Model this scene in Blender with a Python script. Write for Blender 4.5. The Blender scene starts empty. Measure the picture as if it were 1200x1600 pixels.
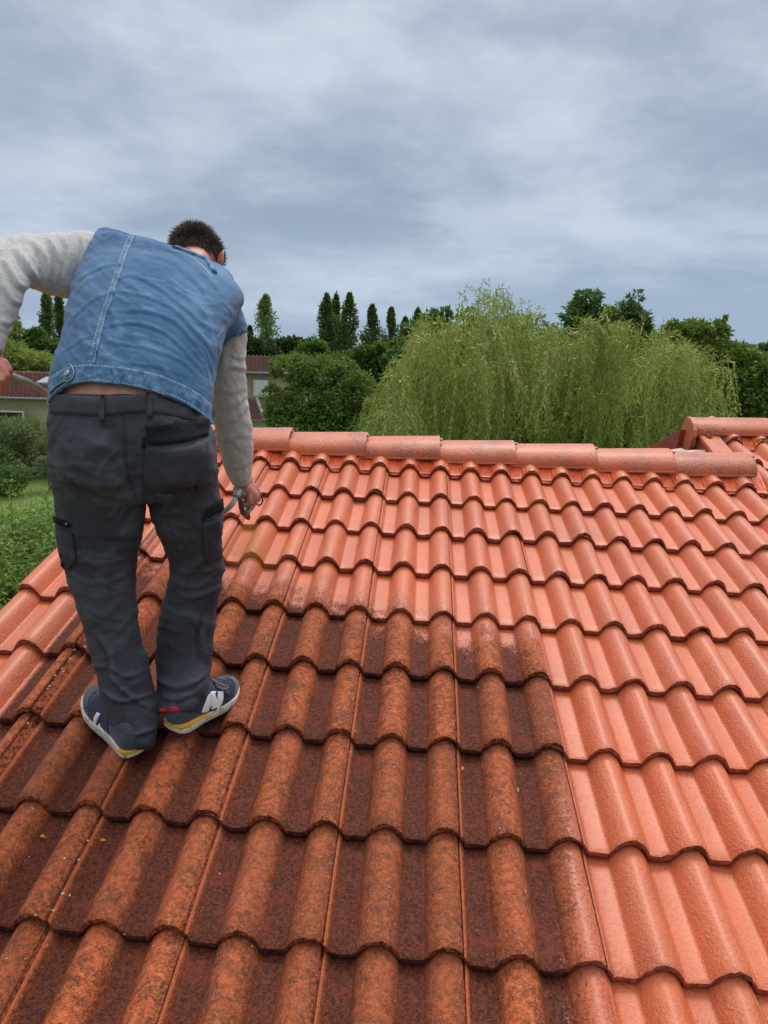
import bpy, bmesh, math, random
import numpy as np
from mathutils import Vector, Matrix, noise
from mathutils.bvhtree import BVHTree
random.seed(7)
rng = np.random.default_rng(11)
scene = bpy.context.scene
COL = scene.collection
# ------------------------------------------------------------------ camera
F = 1202.0                       # focal length in pixels of the 1200 x 1600 photograph
CAM_H = 5.0
up_c = Vector((.03, -1.0, -242/1202)).normalized()        # world up in camera axes (x right, y down, z forward)
fw_c = (Vector((0, 0, 1)) - up_c*up_c.z).normalized()
rt_c = fw_c.cross(up_c)
CW = Matrix((rt_c, fw_c, up_c))                           # camera axes -> world axes
cam_pos = Vector((0, 0, CAM_H))
def P(px, py, d):                                         # point seen at a pixel, d metres along the view axis
    return cam_pos + CW @ Vector(((px-600)/F*d, (py-800)/F*d, d))
def UV(p):
    c = CW.transposed() @ (Vector(p)-cam_pos)
    return (600+F*c.x/c.z, 800+F*c.y/c.z, c.z)
cd = bpy.data.cameras.new('camera'); cam = bpy.data.objects.new('camera', cd); COL.objects.link(cam)
cd.sensor_fit = 'VERTICAL'; cd.sensor_height = 24.0; cd.lens = 24.0*F/1600
cd.clip_start = .05; cd.clip_end = 3000
m = (CW @ Matrix(((1,0,0),(0,-1,0),(0,0,-1)))).to_4x4(); m.translation = cam_pos
cam.matrix_world = m
scene.camera = cam
# ------------------------------------------------------------------ light
SUN_EL, SUN_AZ = math.radians(57), math.radians(15)       # azimuth clockwise from +Y (view direction)
sd = Vector((math.sin(SUN_AZ)*math.cos(SUN_EL), math.cos(SUN_AZ)*math.cos(SUN_EL), math.sin(SUN_EL)))
sl = bpy.data.lights.new('sun', 'SUN'); sl.energy = 1.5; sl.angle = math.radians(24); sl.color = (1, .955, .9)
so = bpy.data.objects.new('sun', sl); COL.objects.link(so)
so.rotation_euler = (-sd).to_track_quat('-Z', 'Y').to_euler(); so.location = (0, 0, 30)
scene.view_settings.view_transform = 'Standard'; scene.view_settings.look = 'None'
scene.view_settings.gamma = 1; scene.view_settings.use_curve_mapping = False
scene.view_settings.exposure = 0.12
# ------------------------------------------------------------------ node helpers
class NT:
    def __init__(s, nt): s.nt = nt; s.N = nt.nodes; s.L = nt.links
    def node(s, t, **k):
        n = s.N.new(t)
        for a, b in k.items(): setattr(n, a, b)
        return n
    def put(s, sock, v):
        if v is None: return
        if isinstance(v, bpy.types.NodeSocket): s.L.new(v, sock)
        else:
            if sock.type == 'RGBA' and isinstance(v, (tuple, list)) and len(v) == 3: v = (*v, 1)
            sock.default_value = v
    def math(s, op, a, b=None, c=None, clamp=False):
        n = s.node('ShaderNodeMath', operation=op, use_clamp=clamp)
        for i, v in enumerate((a, b, c)): s.put(n.inputs[i], v)
        return n.outputs[0]
    def mr(s, v, a, b, c=0.0, d=1.0, smooth=True):
        n = s.node('ShaderNodeMapRange', interpolation_type='SMOOTHSTEP' if smooth else 'LINEAR')
        for i, x in enumerate((v, a, b, c, d)): s.put(n.inputs[i], x)
        return n.outputs[0]
    def noise(s, vec, scale, detail=4, rough=.55, dist=0.0):
        n = s.node('ShaderNodeTexNoise'); s.put(n.inputs['Vector'], vec); s.put(n.inputs['Scale'], scale)
        s.put(n.inputs['Detail'], detail); s.put(n.inputs['Roughness'], rough); s.put(n.inputs['Distortion'], dist)
        return n.outputs['Fac']
    def voro(s, vec, scale, feature='F1', out='Distance'):
        n = s.node('ShaderNodeTexVoronoi', feature=feature); s.put(n.inputs['Vector'], vec); s.put(n.inputs['Scale'], scale)
        return n.outputs[out]
    def mix(s, f, a, b, mode='MIX'):
        n = s.node('ShaderNodeMix', data_type='RGBA', blend_type=mode)
        s.put(n.inputs[0], f); s.put(n.inputs[6], a); s.put(n.inputs[7], b)
        return n.outputs[2]
    def ramp(s, f, stops):
        n = s.node('ShaderNodeValToRGB'); e = n.color_ramp.elements
        while len(e) < len(stops): e.new(.5)
        for i, (p, c) in enumerate(stops): e[i].position = p; e[i].color = (*c, 1)
        s.put(n.inputs[0], f); return n.outputs[0]
    def sep(s, v):
        n = s.node('ShaderNodeSeparateXYZ'); s.put(n.inputs[0], v); return n.outputs
    def comb(s, x, y, z):
        n = s.node('ShaderNodeCombineXYZ')
        for i, v in enumerate((x, y, z)): s.put(n.inputs[i], v)
        return n.outputs[0]
    def vmul(s, v, k):
        n = s.node('ShaderNodeVectorMath', operation='MULTIPLY'); s.put(n.inputs[0], v); n.inputs[1].default_value = k
        return n.outputs[0]
    def bump(s, h, strength, dist, normal=None):
        n = s.node('ShaderNodeBump'); s.put(n.inputs['Strength'], strength); s.put(n.inputs['Distance'], dist)
        s.put(n.inputs['Height'], h); s.put(n.inputs['Normal'], normal); return n.outputs[0]
def sr(*c):                                               # sRGB 0-255 -> linear
    return tuple(((x/255+.055)/1.055)**2.4 if x > 10 else x/255/12.92 for x in c)
def newmat(name):
    m = bpy.data.materials.new(name); m.use_nodes = True
    t = NT(m.node_tree); b = t.N['Principled BSDF']
    return m, t, b
def coords(t, obj=None):
    n = t.node('ShaderNodeTexCoord')
    if obj: n.object = obj
    return n.outputs['Object']
def rand(t): return t.node('ShaderNodeObjectInfo').outputs['Random']
def simple(name, col, rough=.6, spec=.5, var=.15, scale=8, bump=0.0, bscale=60, metal=0.0, per_obj=0.0):
    m, t, b = newmat(name)
    v = coords(t); n = t.noise(v, scale, 5)
    f = t.mr(n, .3, .7, 1-var, 1+var, False)
    if per_obj: f = t.math('MULTIPLY', f, t.mr(rand(t), 0, 1, 1-per_obj, 1+per_obj, False))
    c = t.mix(1.0, col, t.comb(f, f, f), 'MULTIPLY')
    t.put(b.inputs['Base Color'], c); b.inputs['Roughness'].default_value = rough
    b.inputs['Specular IOR Level'].default_value = spec; b.inputs['Metallic'].default_value = metal
    if bump: t.put(b.inputs['Normal'], t.bump(t.noise(v, bscale, 3), 1.0, bump))
    return m
# ------------------------------------------------------------------ world: overcast sky over the Sky Texture
w = bpy.data.worlds.new('World'); scene.world = w; w.use_nodes = True
t = NT(w.node_tree); bg = t.N['Background']
sky = t.node('ShaderNodeTexSky', sky_type='NISHITA'); sky.sun_disc = False
sky.sun_elevation = SUN_EL; sky.sun_rotation = SUN_AZ
gen = t.node('ShaderNodeTexCoord').outputs['Generated']
x, y, z = t.sep(gen)
zc = t.math('MAXIMUM', z, 0.0)
zz = t.math('ADD', zc, .24)
px = t.math('DIVIDE', x, zz); py = t.math('DIVIDE', y, zz)
wc = t.node('ShaderNodeTexNoise'); t.put(wc.inputs['Vector'], t.comb(px, py, 7.3)); wc.inputs['Scale'].default_value = 1.6; wc.inputs['Detail'].default_value = 4
wx, wy, wz = t.sep(wc.outputs['Color'])
pv = t.comb(t.math('ADD', t.math('MULTIPLY', px, .72), t.math('MULTIPLY', wx, .38)), t.math('ADD', py, t.math('MULTIPLY', wy, .38)), 12.7)
n1 = t.noise(pv, 1.35, 8, .50)
n2 = t.noise(t.comb(px, t.math('MULTIPLY', py, .9), 2.2), 4.2, 7, .58)
n3 = t.noise(t.comb(t.math('MULTIPLY', px, .8), py, 9.1), .60, 3, .5)
cl = t.math('ADD', t.math('ADD', t.math('MULTIPLY', n1, .54), t.math('MULTIPLY', n2, .20)), t.math('MULTIPLY', n3, .40))
dt = t.node('ShaderNodeVectorMath', operation='DOT_PRODUCT'); t.put(dt.inputs[0], gen); dt.inputs[1].default_value = sd
glow = t.mr(dt.outputs['Value'], .80, 1.0, 0, 1)
cl = t.math('ADD', cl, t.math('MULTIPLY', glow, .16))
cl = t.mr(cl, .49, .72, 0, 1)
dark = t.ramp(zc, [(0.0, sr(150, 172, 202)), (.16, sr(146, 162, 184)), (.5, sr(152, 164, 183)), (1.0, sr(206, 203, 196))])
lite = t.ramp(zc, [(0.0, sr(178, 196, 220)), (.2, sr(200, 211, 224)), (.5, sr(226, 230, 236)), (1.0, sr(244, 238, 228))])
cc = t.mix(cl, dark, lite)
# brighter cloud around where the sun stands, thinner cloud overhead
gl = t.math('MULTIPLY', glow, t.mr(n2, .3, .7, .55, 1.25, False))
zen = t.mr(zc, .45, 1.0, 1.0, 2.3)
lum = t.math('ADD', zen, t.math('MULTIPLY', gl, 1.0))
cc = t.mix(1.0, cc, t.comb(lum, lum, lum), 'MULTIPLY')
ground = t.mr(z, -.02, .0, 0, 1)
cc = t.mix(ground, sr(86, 92, 78), cc)
skyc = t.mix(1.0, sky.outputs[0], (.08, .08, .08), 'MULTIPLY')
cc = t.mix(.12, cc, skyc)
t.put(bg.inputs['Color'], cc); bg.inputs['Strength'].default_value = 1.0
# ------------------------------------------------------------------ object helpers
def tag(o, label=None, cat=None, group=None, kind=None):
    for k, v in (('label', label), ('category', cat), ('group', group), ('kind', kind)):
        if v: o[k] = v
    return o
def link(name, data, parent=None, mat=None):
    o = bpy.data.objects.new(name, data); COL.objects.link(o)
    if parent: o.parent = parent
    if mat and data and not len(data.materials): data.materials.append(mat)
    return o
def empty(name, loc=(0, 0, 0), label=None, cat=None, group=None):
    o = bpy.data.objects.new(name, None); COL.objects.link(o); o.location = loc; o.empty_display_size = .2
    return tag(o, label, cat, group)
def wparent(o, parent):                                   # parent keeping vertices given in world coordinates
    o.parent = parent; o.matrix_parent_inverse = Matrix.Translation(-parent.location) if parent.rotation_euler == Matrix.Identity(3).to_euler() else parent.matrix_basis.inverted()
    return o
def mesh_np(name, verts, faces, smooth=True, mat=None):
    me = bpy.data.meshes.new(name); me.from_pydata([tuple(v) for v in verts], [], [tuple(f) for f in faces])
    if smooth: me.shade_smooth()
    if mat: me.materials.append(mat)
    me.update(); return me
def quads_mesh(name, V, nq, mat=None, smooth=False):       # V: (nq*4,3) array, one quad per four vertices
    me = bpy.data.meshes.new(name); me.vertices.add(nq*4); me.vertices.foreach_set('co', np.asarray(V, np.float32).ravel())
    me.loops.add(nq*4); me.loops.foreach_set('vertex_index', np.arange(nq*4, dtype=np.int32))
    me.polygons.add(nq); me.polygons.foreach_set('loop_start', np.arange(0, nq*4, 4, dtype=np.int32))
    me.polygons.foreach_set('loop_total', np.full(nq, 4, np.int32))
    me.update(calc_edges=True)
    if mat: me.materials.append(mat)
    return me
def box_mesh(name, c, s, mat=None, bevel=0.0, rot=None):
    bm = bmesh.new(); bmesh.ops.create_cube(bm, size=1)
    M = Matrix.Translation(c) @ (rot.to_4x4() if rot else Matrix.Identity(4)) @ Matrix.Diagonal((*s, 1))
    bmesh.ops.transform(bm, matrix=M, verts=bm.verts)
    if bevel: bmesh.ops.bevel(bm, geom=bm.edges[:], offset=bevel, segments=2, affect='EDGES')
    me = bpy.data.meshes.new(name); bm.to_mesh(me); bm.free()
    if mat: me.materials.append(mat)
    return me
def tube_mesh(name, pts, rad, seg=10, mat=None, caps=True, flat=None):
    pts = [Vector(p) for p in pts]; n = len(pts)
    if not hasattr(rad, '__len__'): rad = [rad]*n
    V = []; Fc = []; prev = None
    for i, p in enumerate(pts):
        tg = (pts[min(i+1, n-1)]-pts[max(i-1, 0)]).normalized()
        if prev is None:
            a = tg.orthogonal().normalized() if flat is None else (Vector(flat)-tg*Vector(flat).dot(tg)).normalized()
        else: a = (prev - tg*prev.dot(tg)).normalized()
        prev = a; b = tg.cross(a)
        for k in range(seg):
            th = 2*math.pi*k/seg; V.append(p + (a*math.cos(th)+b*math.sin(th))*rad[i])
    for i in range(n-1):
        for k in range(seg):
            k2 = (k+1) % seg; Fc.append((i*seg+k, i*seg+k2, (i+1)*seg+k2, (i+1)*seg+k))
    if caps:
        Fc.append(tuple(range(seg))[::-1]); Fc.append(tuple((n-1)*seg+k for k in range(seg)))
    return mesh_np(name, V, Fc, True, mat)
def smooth_path(pts, n=8):                                # Catmull-Rom through points
    pts = [Vector(p) for p in pts]; out = []
    q = [pts[0]*2-pts[1]] + pts + [pts[-1]*2-pts[-2]]
    for i in range(1, len(q)-2):
        p0, p1, p2, p3 = q[i-1], q[i], q[i+1], q[i+2]
        for k in range(n):
            s = k/n
            out.append(.5*((2*p1)+(p2-p0)*s+(2*p0-5*p1+4*p2-p3)*s*s+(3*p1-p0-3*p2+p3)*s**3))
    out.append(pts[-1]); return out
# ================================================================== roof frame: x along the tile rows, y up the slope, z off the roof
RR = Matrix(((0.997691, 0.057874, 0.035536), (0.058421, -0.464559, -0.883613), (-0.03463, 0.883649, -0.466867)))
RT = Vector((0.29154, -0.05008, 3.54149))
TW, TL = 0.30, 0.30852                                    # tile cover width, exposed length
MR = (CW @ RR).to_4x4(); MR.translation = cam_pos + CW @ RT
def RW(i, y, z=0.0): return MR @ Vector((i*TW, y, z))     # roof coordinates (i in tiles) -> world
PITCH = math.acos((MR.to_3x3() @ Vector((0, 0, 1))).z)
house = empty('house', (RW(1, -1.5).x, RW(1, -1.5).y, 0), 'pale house under a coral and brown ribbed tile roof being repainted, in the foreground', 'house')
HI = Matrix.Translation(-house.location)

def set_world(o, parent, Mw, Pw):                          # parent o under parent (world matrix Pw) so that its world matrix is Mw
    o.parent = parent; o.matrix_parent_inverse = Matrix.Identity(4); o.matrix_basis = Pw.inverted() @ Mw
# ---- materials of the roof
def roof_material(name, roofobj, kind):
    m, t, b = newmat(name)
    lo = coords(t); ro = coords(t, roofobj)
    lx, ly, lz = t.sep(lo); rx, ry, rz = t.sep(ro)
    rnd = rand(t)
    seedv = t.node('ShaderNodeVectorMath', operation='ADD'); t.put(seedv.inputs[0], ro)
    t.put(seedv.inputs[1], t.comb(t.math('MULTIPLY', rnd, 7.0), 0.0, 0.0)); sv = seedv.outputs[0]
    i = t.math('DIVIDE', rx, TW); j = t.math('DIVIDE', ry, -TL)
    u = t.math('DIVIDE', lx, TW)
    big = t.noise(ro, 2.2, 4, .6); mid = t.noise(ro, 13, 4, .6); fine = t.noise(sv, 70, 5, .7); grit = t.noise(sv, 260, 3, .6)
    # --- where the roof is still unpainted
    bnd = t.mr(i, -4.4, .2, 2.0, 3.35, False)
    bnd = t.math('ADD', bnd, t.math('MULTIPLY', t.math('SUBTRACT', mid, .5), 1.1))
    d = t.math('SUBTRACT', j, bnd); d = t.math('ADD', d, t.math('MULTIPLY', t.math('SUBTRACT', t.noise(sv, 130, 4, .75), .5), 1.1))
    up_ = t.mr(d, -.16, .22)
    # paint holds on in the valleys of the course where the spraying stopped
    ri = t.math('ADD', i, t.math('MULTIPLY', t.math('SUBTRACT', big, .5), .18))
    ri = t.math('ADD', ri, t.math('MULTIPLY', t.math('SUBTRACT', fine, .5), .14))
    lowr = t.mr(j, 4.8, 7.6, 0.0, .24)
    ri = t.math('ADD', ri, lowr)
    n140 = t.noise(sv, 130, 4, .75)
    ri = t.math('ADD', ri, t.math('MULTIPLY', t.math('SUBTRACT', n140, .52), t.mr(j, 3.4, 6.5, .35, .75)))
    right = t.math('MULTIPLY', t.mr(ri, .93, 1.02, 1, 0), t.mr(i, 1.0, 1.006, 1, 0, False))
    left = t.mr(t.math('ADD', i, t.math('MULTIPLY', t.math('SUBTRACT', fine, .5), .06)), -4.44, -4.37)
    dirty = t.math('MULTIPLY', up_, t.math('MULTIPLY', right, left))
    lipm = t.math('MULTIPLY', t.mr(u, .012, .018), t.mr(u, .030, .038, 1, 0))
    # overspray smudge at the border, both ways
    sm = t.math('MULTIPLY', t.mr(t.math('ABSOLUTE', t.math('SUBTRACT', i, .95)), .0, .30, 1, 0), t.mr(j, 3.2, 3.9))
    edge = t.mr(t.math('ABSOLUTE', t.math('ADD', d, .12)), .05, .34, 1, 0)
    edge = t.math('MULTIPLY', edge, t.math('MULTIPLY', t.mr(i, .9, 1.1, 1, 0), left))
    sm = t.math('MULTIPLY', t.math('MAXIMUM', sm, edge), t.mr(n140, .44, .60))
    if kind == 'cap': dirty = 0.0; sm = 0.0
    if kind == 'plain': dirty = 0.0; sm = 0.0
    # --- paint
    f = t.mr(mid, .3, .7, .93, 1.06, False)
    pc = t.mix(t.mr(rnd, 0, 1, 0, 1), sr(208, 102, 58), sr(214, 112, 68))
    pc = t.mix(t.mr(big, .35, .65), pc, sr(204, 106, 66))
    pc = t.mix(t.mr(fine, .5, .78, 0, .28), pc, sr(178, 104, 84))
    thin = t.math('MULTIPLY', t.mr(t.noise(sv, 3.4, 4, .6), .52, .68), t.mr(n140, .36, .60))
    pc = t.mix(t.math('MULTIPLY', thin, .42), pc, sr(168, 82, 54))
    speck = t.mr(t.voro(sv, 46, 'F1'), .05, .09, 1, 0)
    speck = t.math('MULTIPLY', speck, t.mr(t.noise(sv, 9, 2), .56, .62))
    pc = t.mix(t.math('MULTIPLY', speck, .75), pc, sr(120, 66, 54))
    pc = t.mix(1.0, pc, t.comb(f, f, f), 'MULTIPLY')
    dn = t.math('MULTIPLY', t.mr(t.noise(sv, 140, 4, .75), .50, .62), t.mr(t.noise(sv, 7, 4, .6), .36, .66))
    pc = t.mix(t.math('MULTIPLY', dn, .50), pc, sr(142, 80, 62))
    if kind == 'cap':
        st = t.math('MULTIPLY', t.mr(t.noise(sv, 4.5, 5, .65), .46, .60), t.mr(n140, .42, .58))
        pc = t.mix(t.math('MULTIPLY', st, .72), pc, sr(96, 58, 50))
    # --- bare concrete tile: rolls, and valleys with algae plus shading put into the colour
    c1 = t.mix(t.mr(fine, .36, .64), sr(150, 76, 46), sr(206, 112, 70))
    c1 = t.mix(t.mr(grit, .5, .72, 0, .55), c1, sr(205, 124, 84))
    lich_shade = t.math('MULTIPLY', t.mr(t.noise(sv, 95, 6, .8, 1.6), .49, .58), t.mr(t.noise(sv, 9, 5, .75), .40, .56))
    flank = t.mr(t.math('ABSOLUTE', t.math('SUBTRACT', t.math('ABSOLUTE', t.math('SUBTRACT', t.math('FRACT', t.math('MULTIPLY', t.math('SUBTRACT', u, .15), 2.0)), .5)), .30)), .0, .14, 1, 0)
    lich_shade = t.math('MAXIMUM', lich_shade, t.math('MULTIPLY', t.mr(t.noise(sv, 120, 5, .8, 1.0), .50, .60), flank))  # shading of the steep flanks painted in along with the lichen speckle
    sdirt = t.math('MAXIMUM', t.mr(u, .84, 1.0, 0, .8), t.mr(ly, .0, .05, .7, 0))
    lich_shade = t.math('MAXIMUM', lich_shade, t.math('MULTIPLY', sdirt, t.mr(n140, .47, .56)))
    c1 = t.mix(t.math('MULTIPLY', lich_shade, .88), c1, sr(66, 46, 34))
    pat = t.math('MULTIPLY', t.mr(t.noise(sv, 17, 5, .72, .8), .515, .60), t.mr(n140, .40, .54))
    c1 = t.mix(t.math('MULTIPLY', pat, .72), c1, sr(74, 58, 48))
    ring = t.math('MULTIPLY', t.mr(t.voro(sv, 26, 'F1'), .10, .17, 1, 0), t.mr(t.noise(sv, 6, 2), .60, .66))
    c1 = t.mix(t.math('MULTIPLY', ring, .55), c1, sr(176, 150, 122))
    c1 = t.mix(t.mr(rnd, 0, 1, 0, .42), c1, sr(124, 72, 52))
    wob = t.math('MULTIPLY', t.math('SUBTRACT', t.noise(ro, 60, 4, .75), .5), .055)
    uu = t.math('ADD', u, wob)
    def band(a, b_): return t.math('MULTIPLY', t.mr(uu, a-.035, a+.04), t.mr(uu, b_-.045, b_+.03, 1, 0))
    val = t.math('MAXIMUM', band(.05, .252), t.math('MAXIMUM', band(.548, .752), band(-.45, -.248)))  # algae bands widened onto the flanks to carry their shading in colour
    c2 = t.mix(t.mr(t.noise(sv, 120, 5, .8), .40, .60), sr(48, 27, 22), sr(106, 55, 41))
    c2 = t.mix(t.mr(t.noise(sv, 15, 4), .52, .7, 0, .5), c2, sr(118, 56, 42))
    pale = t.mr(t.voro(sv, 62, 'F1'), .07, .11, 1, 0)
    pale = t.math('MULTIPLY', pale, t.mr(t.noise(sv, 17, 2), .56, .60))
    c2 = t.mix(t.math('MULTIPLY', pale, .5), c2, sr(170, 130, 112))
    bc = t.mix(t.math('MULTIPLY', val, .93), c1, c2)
    bc = t.mix(t.math('MULTIPLY', lipm, .55), bc, sr(200, 108, 72))
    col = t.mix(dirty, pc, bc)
    col = t.mix(t.math('MULTIPLY', sm, .55), col, sr(96, 62, 56))
    # --- front faces: raw, crusted edge of the concrete
    if kind == 'tile':
        n = t.node('ShaderNodeNewGeometry')
        vt = t.node('ShaderNodeVectorTransform', vector_type='NORMAL', convert_from='WORLD', convert_to='OBJECT')
        t.put(vt.inputs[0], n.outputs['Normal']); ny = t.sep(vt.outputs[0])[1]
        at = t.node('ShaderNodeAttribute', attribute_name='front').outputs['Fac']
        fc = t.mix(t.mr(fine, .38, .62), sr(112, 54, 36), sr(168, 86, 58))
        fd = t.mix(t.mr(fine, .36, .60), sr(66, 38, 30), sr(168, 88, 60))
        fcol = t.mix(dirty, fc, fd)
        vv = t.math('MULTIPLY', val, .75)
        fcol = t.mix(t.math('MULTIPLY', vv, t.math('MULTIPLY', dirty, 1.0)), fcol, sr(48, 32, 28))
        col = t.mix(at, col, fcol)
    t.put(b.inputs['Base Color'], col)
    paint = t.math('SUBTRACT', 1.0, dirty) if kind == 'tile' else 1.0
    wet = t.mr(t.noise(ro, 3.1, 4, .6), .42, .60)
    rp = t.mix(wet, (.50,)*3, (.30,)*3)
    rg = t.mix(dirty, rp, (.74, .74, .74))
    if kind == 'tile': rg = t.mix(at, rg, (.85, .85, .85))
    t.put(b.inputs['Roughness'], t.sep(rg)[0]); t.put(b.inputs['Specular IOR Level'], t.math('SUBTRACT', .6, t.math('MULTIPLY', dirty, .42)))
    if kind == 'tile': t.put(b.inputs['Coat Weight'], t.math('MULTIPLY', paint, .32))
    else: b.inputs['Coat Weight'].default_value = .25
    b.inputs['Coat Roughness'].default_value = .30
    h = t.math('ADD', t.math('MULTIPLY', t.noise(sv, 115, 3, .7), .0065), t.math('MULTIPLY', grit, .0030))
    h = t.math('ADD', h, t.math('MULTIPLY', t.noise(sv, 24, 3, .6), .0022))
    if kind == 'tile': h = t.math('ADD', h, t.math('MULTIPLY', t.math('MULTIPLY', t.noise(sv, 110, 5, .7), t.math('ADD', dirty, at, clamp=True)), .0035))
    t.put(b.inputs['Normal'], t.bump(h, .85, 1.0))
    return m

# ---- tile profile
RC = (.40, .90); HW = .167; RH = .050
def prof(u):
    best = 0.0
    for c in (-.60, -.10, .40, .90, 1.40):
        tt = abs(u-c)/HW
        if tt < 1: best = max(best, RH*(1-tt**2.25))
        elif tt < 1.15: best = max(best, .0012*(1.15-tt)/.15)
    return best
ZOFF = -(prof(1.0))
TT = .027
def tile_mesh(name, seed, ua=.013, ub=1.0, flange=True, verge=False, lenv=.40):
    r = random.Random(seed)
    us = sorted(set([ua, ub] + [c+s*HW*k for c in (-.10, .40, .90) for s in (-1, 1) for k in (0, .2, .4, .58, .74, .87, .96, 1.0, 1.12) if ua < c+s*HW*k < ub] + [q for q in (.15, .65) if ua < q < ub]))
    us = [a for n, a in enumerate(us) if n == 0 or a-us[n-1] > .006 or a in (ua, ub)]
    bm = bmesh.new(); fl = bm.verts.layers.float.new('front')
    vs = [0.0, .005, .013, .04, .12, .22, .31, lenv]
    dz = [-.0028, -.0008, 0, 0, 0, 0, 0, 0]
    def zb(v): return TT*(1-v/TL)
    rows = []
    jit = [(r.uniform(-.0022, .0018), r.uniform(-.0022, .0012)) for _ in us]
    chip = r.random() < .35; cpos = r.uniform(.1, .9)
    for k, v in enumerate(vs):
        row = []
        for n, u in enumerate(us):
            jy, jz = jit[n] if k < 2 else (0, 0)
            ex = 0
            if chip and k < 3 and abs(u-cpos) < .035: ex = .006
            x = u*TW; lip = -.0035 if (not verge and u == ua) else 0
            wv = .0012*noise.noise(Vector((u*3+seed*7, v*9, seed*3.1)))
            row.append(bm.verts.new((x, v+jy*(1-k*.4)+ex, prof(u)+zb(v)+ZOFF+dz[k]+jz+lip+wv)))
        rows.append(row)
    for a, b_ in zip(rows, rows[1:]):
        for n in range(len(us)-1): bm.faces.new((a[n], a[n+1], b_[n+1], b_[n]))
    # crusted front face, split by the side lock near the right end
    def tk(u): return TT-.003 if (u < .90 or ub < .95) else .0105
    prev = [bm.verts.new(v.co) for v in rows[0]]
    for v in prev: v[fl] = 1.0
    nf = 3
    for k in range(1, nf+1):
        row = []
        for n, u in enumerate(us):
            th = tk(u)*k/nf
            vtx = bm.verts.new((u*TW, jit[n][0]+r.uniform(-.0016, .0016)+(.003 if k == nf else -.001), prof(u)+zb(0)+ZOFF-.0028+jit[n][1]-th+.0028*(k/nf)+r.uniform(-.001, .001)))
            vtx[fl] = 1.0; row.append(vtx)
        for n in range(len(us)-1): bm.faces.new((row[n], row[n+1], prev[n+1], prev[n]))
        prev = row
    und = [bm.verts.new((v.co.x, v.co.y+.06, v.co.z-.004)) for v in prev]
    for v in und: v[fl] = 1.0
    for n in range(len(us)-1): bm.faces.new((und[n], und[n+1], prev[n+1], prev[n]))
    # right side edge
    def side(col, dx, dz_, front=.0):
        lo = []
        for v in col:
            q = bm.verts.new((v.co.x+dx, v.co.y, v.co.z+dz_)); q[fl] = front; lo.append(q)
        for n in range(len(col)-1): bm.faces.new((col[n], col[n+1], lo[n+1], lo[n]))
    side([rw[-1] for rw in rows], -.001, -.0095, .6)
    if verge: side([rw[0] for rw in rows], .004, -.045)
    else: side([rw[0] for rw in rows], .0, -.008, .6)
    if flange:
        fu = [-.115, -.06, -.01, ua]
        fr = []
        for v in (.001, .02, .2, lenv):
            fr.append([bm.verts.new((u*TW, v, prof(u if u > 0 else 1.0+u)+zb(v)+ZOFF-.0118)) for u in fu])
            for q in fr[-1]: q[fl] = 1.0
        for a, b_ in zip(fr, fr[1:]):
            for n in range(len(fu)-1): bm.faces.new((a[n], a[n+1], b_[n+1], b_[n]))
        lo = [bm.verts.new((v.co.x, v.co.y+.002, v.co.z-.009)) for v in fr[0]]
        for v in lo: v[fl] = 1.0
        for n in range(len(fu)-1): bm.faces.new((lo[n], lo[n+1], fr[0][n+1], fr[0][n]))
    for f in bm.faces: f.smooth = True
    bmesh.ops.recalc_face_normals(bm, faces=bm.faces)
    me = bpy.data.meshes.new(name); bm.to_mesh(me); bm.free()
    return me
# ---- deck of the roof: front slope, back slope and the raised part on the right
deck_m = simple('roof_felt', sr(70, 52, 44), .9)
YA, YB, IU = .50, 1.07, 4.90                               # main ridge, upper ridge, left end of the upper part
def back_dir(): return Vector((0, math.cos(2*PITCH), -math.sin(2*PITCH)))
bd = back_dir()
def deck():
    V = []; Fc = []
    zt, zu = -.085, -.11
    def slab(poly):
        k = len(V); n = len(poly)
        for p in poly: V.append(Vector(p))
        for p in poly: V.append(Vector(p)+Vector((0, 0, -.03)))
        Fc.append(tuple(range(k, k+n))); Fc.append(tuple(range(k+2*n-1, k+n-1, -1)))
        for a in range(n): b_ = (a+1) % n; Fc.append((k+a, k+n+a, k+n+b_, k+b_))
    x0, x1, xu = -5.12*TW, 10*TW, IU*TW
    slab([(x0, -11*TL, zt), (x1, -11*TL, zt), (x1, YA, zt), (x0, YA, zt)])
    slab([(xu+.02, YA+.002, zt), (x1, YA+.002, zt), (x1, YB, zt), (xu+.02, YB, zt)])
    for xa, xb, ya, ln in ((x0, xu, YA, 2.6), (xu+.02, x1, YB, 3.2)):
        a = Vector((xa, ya+.02, zt)); b_ = Vector((xb, ya+.02, zt))
        slab([tuple(a), tuple(b_), tuple(b_+bd*ln), tuple(a+bd*ln)])
    return mesh_np('roof', V, Fc, False, deck_m)
roof = link('roof', deck()); set_world(roof, house, MR, Matrix.Translation(house.location))
roof['label'] = 'low pitched tile roof, coral where painted and dirty brown where bare'
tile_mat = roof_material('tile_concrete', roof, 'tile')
cap_mat = roof_material('ridge_paint', roof, 'cap')
pm_mat = roof_material('roof_paint', roof, 'plain')
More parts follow.
